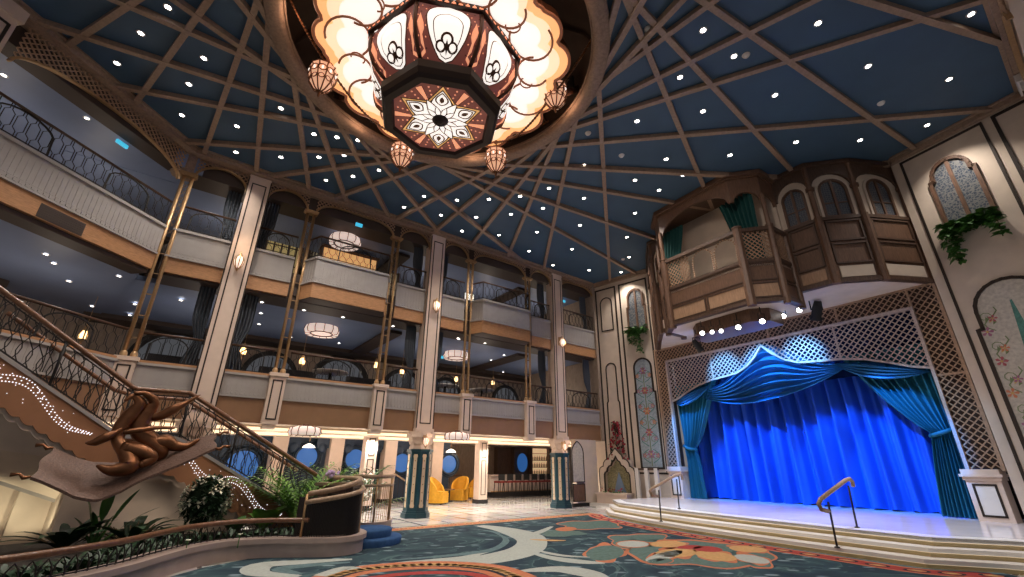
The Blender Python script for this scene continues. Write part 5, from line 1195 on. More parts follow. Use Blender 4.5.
# fibre light swirl on the stringer
g = G(); rnd = random.Random(2)
def dot(s, dz, r=.011):
    u, y, z = on_path(s); g.ball((u, y-.095 if s > 0 else y-.1, z+dz), r, 6, 4)
for base, ln, amp in ((-3.3, 2.9, .15), (.7, 2.7, .15)):
    n = 64
    for i in range(n):
        f = i/n; c = -.14+amp*sin(f*13)*(.5+.5*sin(f*pi)); w = .015+.05*sin(f*pi)
        for k in (-1, 0, 1):
            if k == 0 and (i % 2): continue
            if base+ln*f > 3.4: continue
            dot(base+ln*f+k*.01, c+k*w, .011)
    for i in range(30): dot(base+rnd.random()*ln*.9, rnd.uniform(-.4, .04), .008)
g.build('light_points', dotw, stair)['kind'] = 'stuff'
# balustrade
HR = 1.12
def rail_pts(h, s0=-3.6, s1=SEND-.35, n=90): return [(u, y, z+h) for u, y, z in (on_path(s0+(s1-s0)*i/n) for i in range(n+1))]
g = G(); g.tube(rail_pts(HR), .05, 8); g.build('handrail', railw, stair)
g = G(); g.tube(rail_pts(.22), .018, 4); g.tube(rail_pts(1.02), .014, 4); s = -3.55; k = 0
while s < SEND-.4:
    u, y, z = on_path(s); amp = .075*(1 if k % 2 else -1); pts = []
    for j in range(9):
        f = j/8; ss = s+amp*sin(2*pi*f)
        uu, yy, zz = on_path(min(ss, SEND-.4)); pts.append((uu, yy, z+.22+.82*f))
    g.tube(pts, .0115, 4); s += .085; k += 1
g.build('balustrade_infill', iron, stair)
g = G()
for s in (-2.6, -1.3, -.02, 1.02, 2.1, 3.2): g = G(); u, y, z = on_path(s); g.tube([(u, y, z+.1), (u, y, z+HR)], .026, 6); g.build('newel', iron, stair)
# rear balustrade of the flights, seen through the front one
g = G(); pts = [(*back_of(s), on_path(s)[2]+HR) for s in [-2.2+.1*i for i in range(62)] if s < SEND-.4]; g.tube(pts, .045, 8); g.build('rear_handrail', railw, stair)
g = G()
for i, s in enumerate([-2.2+.11*i for i in range(56)]):
    if s > SEND-.4: break
    b = back_of(s); z = on_path(s)[2]; g.tube([(*b, z+.1), (b[0]+.04*(1 if i % 2 else -1), b[1], z+.6), (*b, z+HR)], .010, 4)
g.tube([(p[0], p[1], p[2]-.9) for p in pts], .03, 4); g.build('rear_balustrade_infill', iron, stair)
# wall closing the space under the stairs, with a lit recess under the upper flight
g = G()
for s0, s1 in ((-.48, 0), (0, 1), (1, 2.6)):
    n = 8
    for i in range(n):
        a, b = s0+(s1-s0)*i/n, s0+(s1-s0)*(i+1)/n
        A, B = on_path(a), on_path(b); ca, cb = back_of(a, .375 if a < 0 else .3), back_of(b, .375 if b < 0 else .3); g.add([(ca[0], ca[1], 0), (cb[0], cb[1], 0), (cb[0], cb[1], max(.01, B[2]-.5)), (ca[0], ca[1], max(.01, A[2]-.5))], [(0, 1, 2, 3)])
g.build('under_stair_wall', cream, stair)
UP = lambda s_, off: (lambda q: (q[0], -q[1]))(F.loc(UF.w(s_, off)))
def uquad(g, pts): g.add([(*UP(s_, o_), z_) for s_, o_, z_ in pts], [tuple(range(len(pts)))])
g = G(); uquad(g, [(-.48, -.3, 0), (-.48, -1.25, 0), (-.48, -1.25, 1.3), (-.48, -.3, 1.8)]); uquad(g, [(-.48, -1.25, 0), (-1.0, -1.25, 0), (-1.0, -1.25, 1.6), (-.48, -1.25, 1.6)]); uquad(g, [(-1.0, -1.25, 0), (-1.0, -1.5, 0), (-1.0, -1.5, 1.6), (-1.0, -1.25, 1.6)]); uquad(g, [(-1.0, -1.5, 0), (-4, -1.5, 0), (-4, -1.5, 2.2), (-1.0, -1.5, 2.2)]); g.build('recess_wall', cream, stair)
g = G(); uquad(g, [(-.40, 0, LZ+.25-.62), (-3.6, 0, LZ+SL2*3.6-.62), (-3.6, -1.0, 2.15), (-.40, -1.0, .83)]); g.build('sloped_soffit', cream, stair)
g = G(); g.tube([(*UP(-.40, -1.0), .83), (*UP(-3.6, -1.0), 2.15)], .05, 4); g.build('soffit_edge', parg, stair)

# ================================================================== SCULPTURE (a plain bronze form on a hanging bronze sheet)
SO = 3.35
cl = [F.at(x, y, SO) for x, y in ((42, 462), (62, 470), (84, 477), (106, 480), (128, 475), (150, 465), (175, 455), (198, 447), (215, 441))]
scu = thing('bronze_sculpture', 'abstract coiling bronze sculpture on a rippled bronze sheet hanging before the stairs', 'sculpture', F, (cl[4][0], -SO, cl[4][1]))
b0 = V((cl[4][0], cl[4][1]))
def clp(t):
    x = t*(len(cl)-1); i = min(len(cl)-2, int(x)); f = x-i; f = f*f*(3-2*f) if False else f
    return cl[i][0]*(1-f)+cl[i+1][0]*f-b0.x, cl[i][1]*(1-f)+cl[i+1][1]*f-b0.y
g = G()
for top in (0, 1):
    g.grid(lambda a, b: (clp(a)[0]+.03*sin(b*9), -.45+.9*b, clp(a)[1]+(.0 if top else -.045)+.05*sin(a*14+b*2)*.5+(b-.5)*(.44+.10*sin(a*5))), 60, 14)
for b in (0, 1): g.grid(lambda a, c: (clp(a)[0]+.03*sin(b*9), -.45+.9*b, clp(a)[1]-.045*(1-c)+.05*sin(a*14+b*2)*.5+(b-.5)*(.44+.10*sin(a*5))), 60, 1)
for a in (0, 1): g.grid(lambda b, c: (clp(a)[0]+.03*sin(b*9), -.45+.9*b, clp(a)[1]-.045*(1-c)+.05*sin(a*14+b*2)*.5+(b-.5)*(.44+.10*sin(a*5))), 14, 1)
g.build('rippled_sheet', slabm, scu)
g = G()
for b in (0, 1):
    for a in (0., 1.):
        q = V((clp(a)[0]+.03*sin(b*9), -.45+.9*b, clp(a)[1]+.05*sin(a*14+b*2)*.5+(b-.5)*(.44+.10*sin(a*5)))); sg = -1 if a == 0 else 1
        g.tube([q, q+V((sg*.08, 0, -.02)), q+V((sg*.14, 0, .04)), q+V((sg*.24, 0, .03))], [.02, .035, .02, .035], 8)
g.build('tassel', bronze, scu)
def sp(x, y, dy=0): u, z = F.at(x, y, SO+dy); return V((u-b0.x, -dy, z-b0.y))
def limb(pts, name, nz=10):
    P = [sp(x, y, dy) for x, y, r, dy in pts]; k = len(P); path, rad = [], []
    for i in range(k-1):
        p0, p1, p2, p3 = P[max(0, i-1)], P[i], P[i+1], P[min(k-1, i+2)]
        for j in range(6):
            t = j/6; path.append(.5*((2*p1)+(p2-p0)*t+(2*p0-5*p1+4*p2-p3)*t*t+(3*p1-p0-3*p2+p3)*t**3)); rad.append(pts[i][2]*(1-t)+pts[i+1][2]*t)
    path.append(P[-1]); rad.append(pts[-1][2]); g = G(); g.tube(path, rad, nz); g.ball(path[0], rad[0], 10, 6); g.ball(path[-1], rad[-1], 10, 6); return g.build(name, bronze, scu)
limb([(98, 466, .03, .2), (112, 470, .10, .22), (130, 466, .15, .2), (126, 452, .13, .1), (118, 440, .10, .0), (121, 428, .13, -.05), (131, 415, .14, -.05), (140, 404, .10, 0), (134, 396, .05, .05), (126, 400, .03, .1)], 'rising_coil')
limb([(150, 462, .05, -.1), (160, 452, .15, -.1), (150, 442, .17, -.1), (140, 428, .16, -.1), (148, 412, .15, -.1), (154, 402, .09, -.05), (146, 394, .05, .05), (136, 393, .03, .1)], 'second_coil')
limb([(86, 443, .015, .1), (95, 442, .07, .1), (106, 437, .09, .1), (117, 432, .05, .05), (126, 426, .06, 0)], 'left_sweep')
limb([(148, 416, .08, -.1), (160, 416, .09, -.05), (174, 409, .10, 0), (186, 403, .05, 0), (200, 395, .012, 0)], 'right_sweep')
limb([(128, 448, .14, .1), (142, 452, .13, .15), (152, 458, .10, .15), (142, 464, .07, .2)], 'low_coil')
limb([(150, 445, .14, -.1), (165, 442, .15, -.1), (175, 446, .10, -.1), (187, 446, .06, -.1), (198, 440, .03, -.1)], 'trailing_coil')
limb([(126, 432, .05, .2), (140, 430, .05, .2), (156, 428, .035, .15), (174, 428, .02, .1)], 'thin_sweep')
g = G(); g.tube([sp(128, 470, -.55), sp(128, 466, -1.2)], .04, 8); g.build('wall_bracket', blackm, scu)

# ================================================================== PLANTER
RIM = [(-6.1, 4.2), (-5.6, 5.1), (-5.25, 6.0), (-5.12, 6.8), (-5.18, 7.6), (-5.18, 8.3), (-4.95, 8.85), (-4.5, 9.12), (-3.9, 9.2), (-3.35, 9.25), (-3.0, 9.5), (-2.92, 9.95), (-3.2, 10.5), (-3.9, 11.1)]
def smooth(P, n=6):
    out = []
    for i in range(len(P)-1):
        p0, p1, p2, p3 = (V(P[max(0, i-1)]), V(P[i]), V(P[i+1]), V(P[min(len(P)-1, i+2)]))
        for j in range(n): t = j/n; out.append(.5*((2*p1)+(p2-p0)*t+(2*p0-5*p1+4*p2-p3)*t*t+(3*p1-p0-3*p2+p3)*t**3))
    return out+[V(P[-1])]
def offset(P, d):
    out = []
    for i in range(len(P)):
        t = (P[min(i+1, len(P)-1)]-P[max(i-1, 0)]).normalized(); out.append(P[i]+V((t.y, -t.x))*d)
    return out
rim = smooth(RIM); plt = thing('curved_planter', 'long curved stone planter wall with bronze railing at the lower left', 'planter', WORLD, (0, 0, 0))
def ribbon(g, A, B, z0, z1):
    for i in range(len(A)-1): g.add([(*A[i], z0), (*A[i+1], z0), (*B[i+1], z0), (*B[i], z0), (*A[i], z1), (*A[i+1], z1), (*B[i+1], z1), (*B[i], z1)], [(0, 3, 2, 1), (4, 5, 6, 7), (0, 1, 5, 4), (1, 2, 6, 5), (2, 3, 7, 6), (3, 0, 4, 7)])
g = G(); ribbon(g, offset(rim, .0), offset(rim, -.3), 0, .24); ribbon(g, offset(rim, .05), offset(rim, -.34), .24, .32); g.build('stone_wall', stonec, plt)
si = offset(rim, -.3); g = G(); g.poly([(*p, .22) for p in si]+[(*F.w(2.9, 2.2).xy, .22), (*F.w(-1.2, 2.2).xy, .22), (*UF.w(-.4, -.2).xy, .22), (*UF.w(-3, -.3).xy, .22), (-8.6, 5, .22)]); g.build('soil', soil, plt)
n1 = 50; rl = offset(rim, -.14)
g = G(); g.tube([(*p, .60) for p in rl[:n1]], .042, 8); g.build('handrail', railw, plt)
g = G(); ln = 0
for i in range(n1-1):
    for j in range(1):
        p = rl[i].lerp(rl[i+1], .5); d = (rl[i+1]-rl[i]).normalized(); h = (rl[i+1]-rl[i]).length*.55
        g.tube([(p.x-d.x*h, p.y-d.y*h, .33), (p.x-d.x*h*.6, p.y-d.y*h*.6, .47), (p.x, p.y, .54), (p.x+d.x*h*.6, p.y+d.y*h*.6, .47), (p.x+d.x*h, p.y+d.y*h, .33)], .009, 4, cap=False)
g.tube([(*p, .345) for p in rl[:n1]], .012, 4); g.build('railing_infill', iron, plt)
# taller curved balustrade on the planter's right end
bal = thing('curved_balustrade', 'tall curved balustrade with two wooden handrails on the right end of the planter', 'railing', WORLD, (0, 0, 0))
i0 = 48; seg = offset(rim, -.12)[i0:]; m_ = len(seg)
def hz(i, a, b): f = i/(m_-1); return a+(b-a)*min(1, f*1.5)**.8
def back_end(z): return []
g = G(); g.tube([(p.x, p.y, hz(i, .90, 1.12)) for i, p in enumerate(seg[:20])]+[(seg[20].x-.1, seg[20].y+.3, 1.13)], .045, 8); g.build('lower_handrail', handw, bal)
g = G(); up = offset(rim, -.2)[i0:]; g.tube([(p.x, p.y, hz(i, 1.04, 1.30)) for i, p in enumerate(up)]+[(-4.3, 11.3, 1.32)], .05, 8); g.build('upper_handrail', handw, bal)
g = G()
for i in range(m_-1):
    for j in range(3): p = seg[i].lerp(seg[i+1], j/3); g.tube([(p.x, p.y, .32), (p.x, p.y, hz(i, .88, 1.1))], .008, 4)
g.build('rods', iron, bal)
g = G(); p = seg[0]; g.tube([(p.x, p.y, .3), (p.x, p.y, 1.05)], .025, 6); p = seg[19]; g.tube([(p.x, p.y, .3), (p.x, p.y, 1.12)], .03, 6); g.build('post', gold, bal)
g = G(); drum_ = offset(rim, -.32)[i0-2:]; ribbon(g, drum_, offset(drum_, -.05), .3, .98); g.build('dark_panel', mat('dark_wicker', (.022, .014, .010), .45, noise=.4, scale=40), bal)
t = thing('host_desk', 'dark wooden desk top behind the curved balustrade', 'desk', WORLD, (-3.9, 11.0, 0)); g = G(); g.box(-.38, .38, -.25, .25, .2, 1.14); g.build('body', walnut, t); g = G(); g.box(-.44, .44, -.32, .32, 1.14, 1.2); g.build('top', handw, t)
# second glazed balustrade behind and the blue rounded steps
P = [V((-3.9, 11.9)), V((-3.45, 11.75)), V((-3.15, 11.95)), V((-3.05, 12.4)), V((-3.2, 13.0))]; sm = smooth([tuple(p) for p in P]); t = thing('glass_balustrade', 'small curved glass balustrade with wooden rail behind the blue steps', 'railing', WORLD, (0, 0, 0))
g = G(); g.tube([(*p, 1.3) for p in sm], .045, 8); g.build('handrail', handw, t); g = G(); g.tube([(*p, 1.1) for p in sm], .03, 6); g.build('lower_rail', handw, t); g = G(); ribbon(g, sm, offset(sm, .06), 0, .3); g.build('stone_base', stonec, t)
g = G(); [g.tube([(*sm[i], .3), (*sm[i], 1.28)], .025, 6) for i in (0, 9, 17, len(sm)-1)]; [g.tube([(*p, .3), (*p, 1.1)], .008, 4) for p in sm]; g.build('post', gold, t)
bl = mat('blue_carpet_step', (.035, .085, .20), .9, noise=.15, scale=12, spec=.1)
t = thing('rounded_steps', 'two rounded blue carpeted steps between the planter and the marble floor', 'step', WORLD, (-3.15, 10.85, 0))
for k, (r, z0, z1) in enumerate(((.78, 0, .15), (.56, .15, .30))):
    g = G(); g.lathe([(.001, z1), (r-.03, z1), (r, z1-.03), (r-.02, z0)], 40, (0, 0, 0)); g.build('step', bl, t)

# ================================================================== PLANTS
def plant(name, label, p, cat='plant', group=None): return thing(name, label, cat, WORLD, p, group=group)
SZ = .22
def fern(name, label, p, n, L_, w, m, up=.9, droop=.5, seed=1, leafm=None, stem=.25):
    t = plant(name, label, p); r = random.Random(seed); g = G(); s = G()
    for i in range(n):
        a = 2*pi*i/n*2.4+r.uniform(-.3, .3); el = r.uniform(.5, 1.2)*up; d = V((cos(a), sin(a), el)); l = L_*r.uniform(.7, 1.1); g.leaf(d.normalized()*stem*l*.3, d, l, w*r.uniform(.8, 1.2), droop, .2, 6)
        s.tube([(0, 0, 0), d.normalized()*l*.4], .01, 4)
    g.build('leaves', m, t); s.build('stems', stemm if leafm is None else leafm, t); return t
def palm(label, p, n, L_, seed, m=leafg, up=1.1, name='areca_palm'):
    t = plant(name, label, p); r = random.Random(seed); s = G()
    for i in range(n):
        a = 2*pi*i/n*2.6+r.uniform(-.3, .3); l = L_*r.uniform(.65, 1.05); el = r.uniform(.9, 3.2)*up; d = V((cos(a), sin(a), el)).normalized(); pts = []
        for j in range(15): f = j/14; pts.append(d*(l*f)-V((0, 0, .30*l*f*f))+V((cos(a), sin(a), 0))*(.18*l*f*f))
        g = G(); g.tube(pts, .009, 4)
        for j in range(4, 15):
            t0 = (pts[min(14, j+1)]-pts[j-1]).normalized(); sd = t0.cross(V((0, 0, 1))).normalized(); ll = l*.30*(1-.55*abs(j/14-.5)*1.3)
            for sg in (-1, 1): g.leaf(pts[j], sd*sg+t0*.75+V((0, 0, .15)), ll, .06, .35, .1, 3)
        g.build('frond', m, t)
        s.tube([(0.04*cos(a), .04*sin(a), 0), tuple(pts[2])], .014, 5)
    s.build('stems', stemm, t); return t
def bp(x, y, z=SZ): P = atz(x, y, z); return (P.x, P.y, z)
# banana-like plant, dark fern, low fern
t = plant('banana_plant', 'tall banana plant with long paddle leaves under the sculpture', bp(92, 549)); g = G(); s = G(); r = random.Random(8)
for i, (dx, dz, l, w) in enumerate(((-.25, 1.0, 1.25, .22), (.05, 1.1, 1.35, .30), (.45, .95, 1.35, .20), (.8, .75, 1.25, .16), (-.1, .8, .8, .26), (-.5, .8, .8, .18), (.9, .4, .95, .14), (.2, .7, .7, .22))):
    l *= .8; d = V((dx*.83, dx*.5-.12+.1*(i % 2), dz)); st_ = d.normalized()*l*.38; s.tube([(0, 0, 0), tuple(st_*1.02)], [.03, .015], 6); g.leaf(st_, d, l*.72, w, .22, .12, 7)
g.build('leaves', leafg, t); s.build('stems', leafg, t)
fern('sago_fern', 'dark feathery cycad in the middle of the planter', bp(128, 547), 26, 1.15, .16, leafd, 1.0, .5, 3)
fern('zamia_plant', 'dark glossy zamia plant at the left of the planter', bp(62, 551), 20, 1.0, .16, leafd, 1.1, .35, 5)
fern('dark_undergrowth_plant', 'low dark leafy plant right of the cycad', bp(162, 543), 18, .75, .15, leafd, .9, .5, 6)
fern('broadleaf_plant', 'bright green broad leaved plant at the foot of the stair', bp(262, 533), 9, .9, .42, leafl, 1.6, .35, 11)
fern('young_shrub', 'small green shrub right of the flowering ball tree', bp(232, 535), 20, .72, .16, leafg, 1.5, .4, 12)
t = plant('ball_tree', 'round clipped shrub dotted with white flowers on a thin trunk', bp(199, 536)); r = random.Random(1); g = G(); h = G(); c = V((-.02, 0, .66)); R0 = .42
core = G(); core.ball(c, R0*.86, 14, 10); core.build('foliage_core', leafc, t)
for i in range(900):
    a, b = r.uniform(0, 2*pi), r.uniform(-1, 1); d = V((cos(a)*sqrt(1-b*b), sin(a)*sqrt(1-b*b), b)); q = c+d*R0*r.uniform(.78, 1.03); g.leaf(q, d+V((r.uniform(-.7, .7), r.uniform(-.7, .7), r.uniform(-.5, .7))), r.uniform(.09, .14), .05, .2, .15, 3)
for i in range(70):
    a, b = r.uniform(0, 2*pi), r.uniform(-.8, 1); d = V((cos(a)*sqrt(1-b*b), sin(a)*sqrt(1-b*b), b)); q = c+d*R0*1.04
    for k in range(5): h.leaf(q, d*.5+d.orthogonal()*cos(k*1.26)+d.cross(d.orthogonal())*sin(k*1.26), .085, .065, .1, .2, 2)
g.build('leaves', leafd, t); h.build('blossoms', petal, t); g = G(); g.tube([(0, 0, 0), (.02, 0, .2), (-.02, 0, .4)], .025, 6); g.build('trunk', stemm, t)
palm('large bright areca palm between the stair and the curved balustrade', bp(296, 528), 36, 2.05, 21, leafl)
palm('dark green palm behind the desk', (-4.3, 12.6, .0), 20, 2.35, 22, leafg, 1.2, 'kentia_palm')
t = plant('orchid', 'small lilac orchid on the desk behind the balustrade', (-4.1, 10.95, 1.2)); g = G(); [g.leaf((0, 0, 0), (cos(k), sin(k), .6), .2, .06) for k in range(6)]; g.build('leaves', leafg, t); g = G(); r = random.Random(2); [g.ball((r.uniform(-.12, .12), r.uniform(-.1, .1), r.uniform(.12, .26)), .045, 6, 4) for _ in range(12)]; g.build('blossoms', petalp, t)
# low mixed undergrowth along the railing: nobody could count its leaves
g = G(); r = random.Random(17)
inner = offset(rim, -.55)
for i in range(len(inner)-24):
    for k in range(22):
        p = inner[i]+V((r.uniform(-.5, .1), r.uniform(-.25, .25))); a = r.uniform(0, 6.28); g.leaf((p.x, p.y, SZ), (cos(a), sin(a), r.uniform(.5, 1.8)), r.uniform(.16, .42), .08, .35, .15, 3)
tag(g.build('undergrowth', leafd), 'low dark leafy undergrowth along the planter railing', 'plants', kind='stuff')
for i, q in enumerate(((103, 548), (240, 535), (246, 521), (188, 541))):
    t = plant('white_flower', ['white flower low behind the railing under the banana plant', 'white flower in the undergrowth beside the young shrub', 'pale flower beside the broad leaved plant', 'white flower at the foot of the ball tree'][i], bp(*q, .42)); g = G(); [g.leaf((0, 0, .0), (cos(k*1.26), sin(k*1.26), .5), .06, .045, .1, .2, 2) for k in range(5)]; g.build('petals', petal, t); g = G(); g.tube([(0, 0, -.2), (0, 0, 0)], .008, 4); g.build('stem', leafg, t)

# ================================================================== CARPET
edge0 = [S.w(u, o+.06) for u, o in off_edge(.68)]
FE = [F.w(u, 2.22) for u in (3.2, 6, 9, 11.5)]
g = G(); cpoly = [(p.x, p.y) for p in FE]+[(2.75, 17.75), (3.3, 16.6)]+[(p.x, p.y) for p in edge0[1:8]]+[(7.6, 3), (4, -1.5), (-4, -1.5), (-7, 3), (-5.3, 6), (-5.0, 8.3), (-4.6, 9.2), (-3.4, 9.4), (-2.9, 10), (-3.0, 11.4), (-3.7, 12.6)]
g.slab(cpoly, .002, .012)
def cpix(mi, pts, k):
    g.at(mi); P = [atz(x, y, .012+.0006*k) for x, y in pts]; g.poly([tuple(p) for p in P])
def cstroke(mi, pts, wa, k, world=False):     # a band of given width along points of the floor
    P = [V(p) for p in pts] if world else [V(atz(x, y, 0).xy) for x, y in pts]; P = smooth([tuple(p) for p in P], 5); n = len(P); z = .012+.0006*k; g.at(mi); A, B = [], []
    for i in range(n):
        w = wa(i/(n-1)) if callable(wa) else wa; t = (P[min(i+1, n-1)]-P[max(i-1, 0)]).normalized(); q = V((-t.y, t.x))*w/2; A.append(P[i]+q); B.append(P[i]-q)
    for i in range(n-1): g.add([(*A[i], z), (*A[i+1], z), (*B[i+1], z), (*B[i], z)], [(0, 1, 2, 3)])
CM = [carpetm, cp_w, cp_a, cp_o, cp_r, cp_t, cp_d, cp_g]
# borders: along the marble and along the steps
bf = [tuple(F.w(u, 2.42).xy) for u in (3.4, 5, 7, 9, 11, 12.2)]; cstroke(5, bf, .44, 1, True); cstroke(3, bf, .34, 2, True)
be = [(2.95, 17.1), (3.3, 15.9)]+[tuple(S.w(u, o+.42).xy) for u, o in off_edge(.68)[1:8]]; be = be[:1]+be[2:]; cstroke(2, [tuple(S.w(u, o+.1).xy) for u, o in off_edge(.68)[1:8]], .12, 1, True); cstroke(3, be, .5, 1, True); cstroke(4, be, .36, 2, True)
for path, st_, mi, rr in ((bf, .42, 5, .11), (be, .42, 6, .14)):
    P = smooth(path, 8); acc = 0
    for i in range(len(P)-1):
        acc += (P[i+1]-P[i]).length
        if acc > st_:
            acc = 0; d = (P[i+1]-P[i]).normalized(); q = V((-d.y, d.x)); c = P[i]
            for m2, f, k in ((mi, 1, 3), (3 if mi == 6 else 4, .7, 4), (5, .35, 5)): g.at(m2).poly([(*(c+d*rr*1.35*f*cos(2*pi*j/10)+q*rr*f*sin(2*pi*j/10)), .012+.0006*k) for j in range(10)])
# swirls
cstroke(1, [(352, 560), (300, 563), (262, 566), (258, 574), (300, 577)], lambda f: .12+.35*sin(pi*f), 1); cstroke(2, [(350, 563), (310, 566), (280, 570), (300, 575)], lambda f: .1+.2*sin(pi*f), 2)
cstroke(1, [(480, 526), (505, 530), (524, 536), (524, 545), (512, 553), (480, 560), (440, 563), (395, 565), (360, 568)], lambda f: .25+.75*sin(pi*min(1, f*1.15))**.7, 1)
cstroke(2, [(478, 530), (496, 533), (508, 540), (498, 549), (470, 554), (430, 558), (390, 561)], lambda f: .06+.20*sin(pi*f), 2)
cstroke(0, [(500, 534), (513, 541), (505, 549), (480, 556)], lambda f: .02+.16*sin(pi*f), 3)
cstroke(1, [(516, 538), (538, 533), (552, 527)], lambda f: .4-.3*f, 2)
cstroke(1, [(520, 549), (545, 557), (575, 562), (605, 564)], lambda f: .05+.30*sin(pi*f**1.5), 2); cstroke(1, [(533, 550), (560, 556), (590, 558)], lambda f: .03+.14*sin(pi*f), 2)
cstroke(5, [(530, 540), (550, 541), (566, 541)], lambda f: .05+.16*sin(pi*f), 2)
cstroke(1, [(520, 572), (560, 570), (590, 575), (610, 584)], lambda f: .1+.4*sin(pi*f), 1)
# orange scalloped band in the foreground
ob = [(318, 584), (350, 573), (400, 567), (450, 566), (492, 570), (520, 580)]
cstroke(3, ob, .62, 3); cstroke(6, [(330, 579), (360, 571), (405, 566.5), (450, 566), (490, 570), (512, 577)], .26, 4)
Pb = smooth([tuple(atz(x, y, 0).xy) for x, y in ob], 6)
for i in range(len(Pb)-1):
    c = Pb[i]; d = (Pb[i+1]-Pb[i]).normalized(); q = V((-d.y, d.x))
    g.at(5).poly([(*(c+q*.03+d*.13*cos(2*pi*j/10)+q*.10*sin(2*pi*j/10)), .012+.0006*5) for j in range(10)])
cstroke(4, [(340, 587), (372, 579), (420, 574), (470, 575), (505, 584)], .2, 5); cstroke(1, [(320, 577), (345, 569), (360, 572)], .25, 4)
# big flower by the steps
def cell(px, k=3, outl=3):
    cx, cy = sum(p[0] for p in px)/len(px), sum(p[1] for p in px)/len(px); cpix(outl, [(cx+(x-cx)*1.14, cy+(y-cy)*1.24) for x, y in px], k)
def oval(cx, cy, rx, ry, mi, k, rot=0):
    n = 48 if rx > 18 and mi in (3, 7) else 20; P = []
    for i in range(n):
        a = 2*pi*i/n; q = 1+(.13*sin(4*a+cx)+.07*sin(7*a+cy) if n == 48 else .10*cos(2*a+1)); P.append((cx+q*(rx*cos(a)*cos(rot)-ry*sin(a)*sin(rot)), cy+q*(rx*cos(a)*sin(rot)+ry*sin(a)*cos(rot))))
    cpix(mi, P, k)
for cx, cy, rx, ry, rt in ((690, 553, 68, 13.5, .08), (640, 541, 31, 7.4, 0), (752, 557, 24, 9.6, .2), (605, 553, 19, 8.6, 0), (590, 525, 31, 4.6, 0)): oval(cx, cy, rx*1.03, ry*1.06, 3, .5, rt)
oval(690, 553, 66, 13, 7, 1, .08); oval(640, 541, 30, 7, 7, 1); oval(752, 557, 22, 9, 7, 1, .2); oval(605, 553, 18, 8, 7, 1)
for cx, cy, rx, ry, rot, mi in ((633, 544, 15, 3.2, .05, 1), (668, 544, 17, 3.4, .02, 5), (676, 553, 19, 4.5, .02, 5), (716, 556, 20, 4.6, .16, 5), (664, 556, 18, 4.2, -.2, 1), (752, 559, 17, 4, .2, 1), (660, 561, 12, 3, 0, 7), (748, 549, 18, 3.2, .1, 5)): oval(cx, cy, rx*1.10, ry*1.22, 3, 2, rot); oval(cx, cy, rx, ry, mi, 3, rot)
oval(708, 549, 14, 3, 4, 4, .1); oval(690, 547, 12, 2, 4, 4)
oval(566, 529, 10, 2.2, 3, 2); oval(560, 533, 24, 3.5, 7, 1); oval(590, 525, 30, 4.2, 7, 1)
o = g.build('carpet', CM); tag(o, 'large patterned teal carpet with ivory swirls and coral flower motifs', 'carpet')

# ================================================================== LIGHT
def light(kind, name, p, e, col, r=.1, aim=None, spot=60, blend=.5, size=None):
    d = bpy.data.lights.new(name, kind); o = bpy.data.objects.new(name, d); COL.objects.link(o); d.energy = e; d.color = col; o.location = p
    if kind != 'AREA': d.shadow_soft_size = r
    else: d.shape = 'RECTANGLE'; d.size, d.size_y = size
    if kind == 'SPOT': d.spot_size = radians(spot); d.spot_blend = blend
    if aim is not None: o.rotation_euler = (V(aim)-V(p)).to_track_quat('-Z', 'Y').to_euler()
    return o
WARM = (1, .82, .66); NEUT = (1, .91, .82)
# the lantern's own bulbs
light('SPOT', 'lantern_bulb', (CX, CY, 8.45), 420, (1, .74, .54), .5, (CX, CY, 0), 170, .4)
for k in range(6):
    a = 2*pi*k/6+.4; light('POINT', 'lantern_cove_bulb', (CX+3.15*cos(a), CY+3.15*sin(a), 10.15), 9, (1, .62, .4), .15)
# a share of the star lights really throw light
for i, q in enumerate(STARS):
    if i % 3 == 0: P = atz(*q, H); light('SPOT', 'star_beam', (P.x, P.y, H-.05), 330, NEUT, .06, (P.x, P.y, 0), 110, .8)
for x, y in ((-2, 2), (3, 3), (7, 6), (-7, 4), (1, 0)): light('SPOT', 'star_beam', (x, y, H-.05), 360, NEUT, .06, (x, y, 0), 120, .8)
# galleries
for fr, u, o, z, e in [(F, u, -2.8, 5.0, 32) for u in (-.5, 3.2, 7.4, 10.6, 14)]+[(F, u, -2.6, 8.5, 32) for u in (-.5, 3.2, 7.4, 10.6, 14)]+[(W, u, -2.6, 4.9, 30) for u in (-1, 1.5, 4)]+[(W, u, -2.6, 8.4, 30) for u in (-1, 1.5, 4)]:
    light('POINT', 'gallery_fill', fr.w(u, o, z), e, WARM, .2)  # added fill points at mid height, no fixture hangs there
for u, e in ((-2, 40), (2, 40), (5, 40), (8, 45), (10.5, 45), (13, 40)): light('SPOT', 'under_gallery_beam', F.w(u, -.75, 2.5), 330, NEUT, .08, F.w(u, -.6, 0), 140, .6); light('SPOT', 'under_gallery_beam', F.w(u+.8, -2.8, 2.45), 170, NEUT, .08, F.w(u+.8, -2.8, 0), 150, .6); light('POINT', 'under_gallery_fill', F.w(u, -1.5, 2.15), 16, WARM, .2); light('POINT', 'under_gallery_rear_fill', F.w(u, -4.6, 2.1), e*.7, WARM, .25)  # added spots and points that brighten floor and piers, no fixtures
light('POINT', 'bar_fill', F.w(12.2, -5.2, 2.2), 50, (1, .7, .45), .2)  # added warm fill before the counter, no lamp there
# sconces
for u, o, z, e in ((-.02, .55, 7.72, 6), (6.47, .55, 7.15, 6), (12.87, .55, 6.75, 6), (6.6, .75, 2.3, 7), (13, .75, 2.3, 7)): light('POINT', 'sconce_bulb', F.w(u, o, z), e, (1, .7, .45), .06)
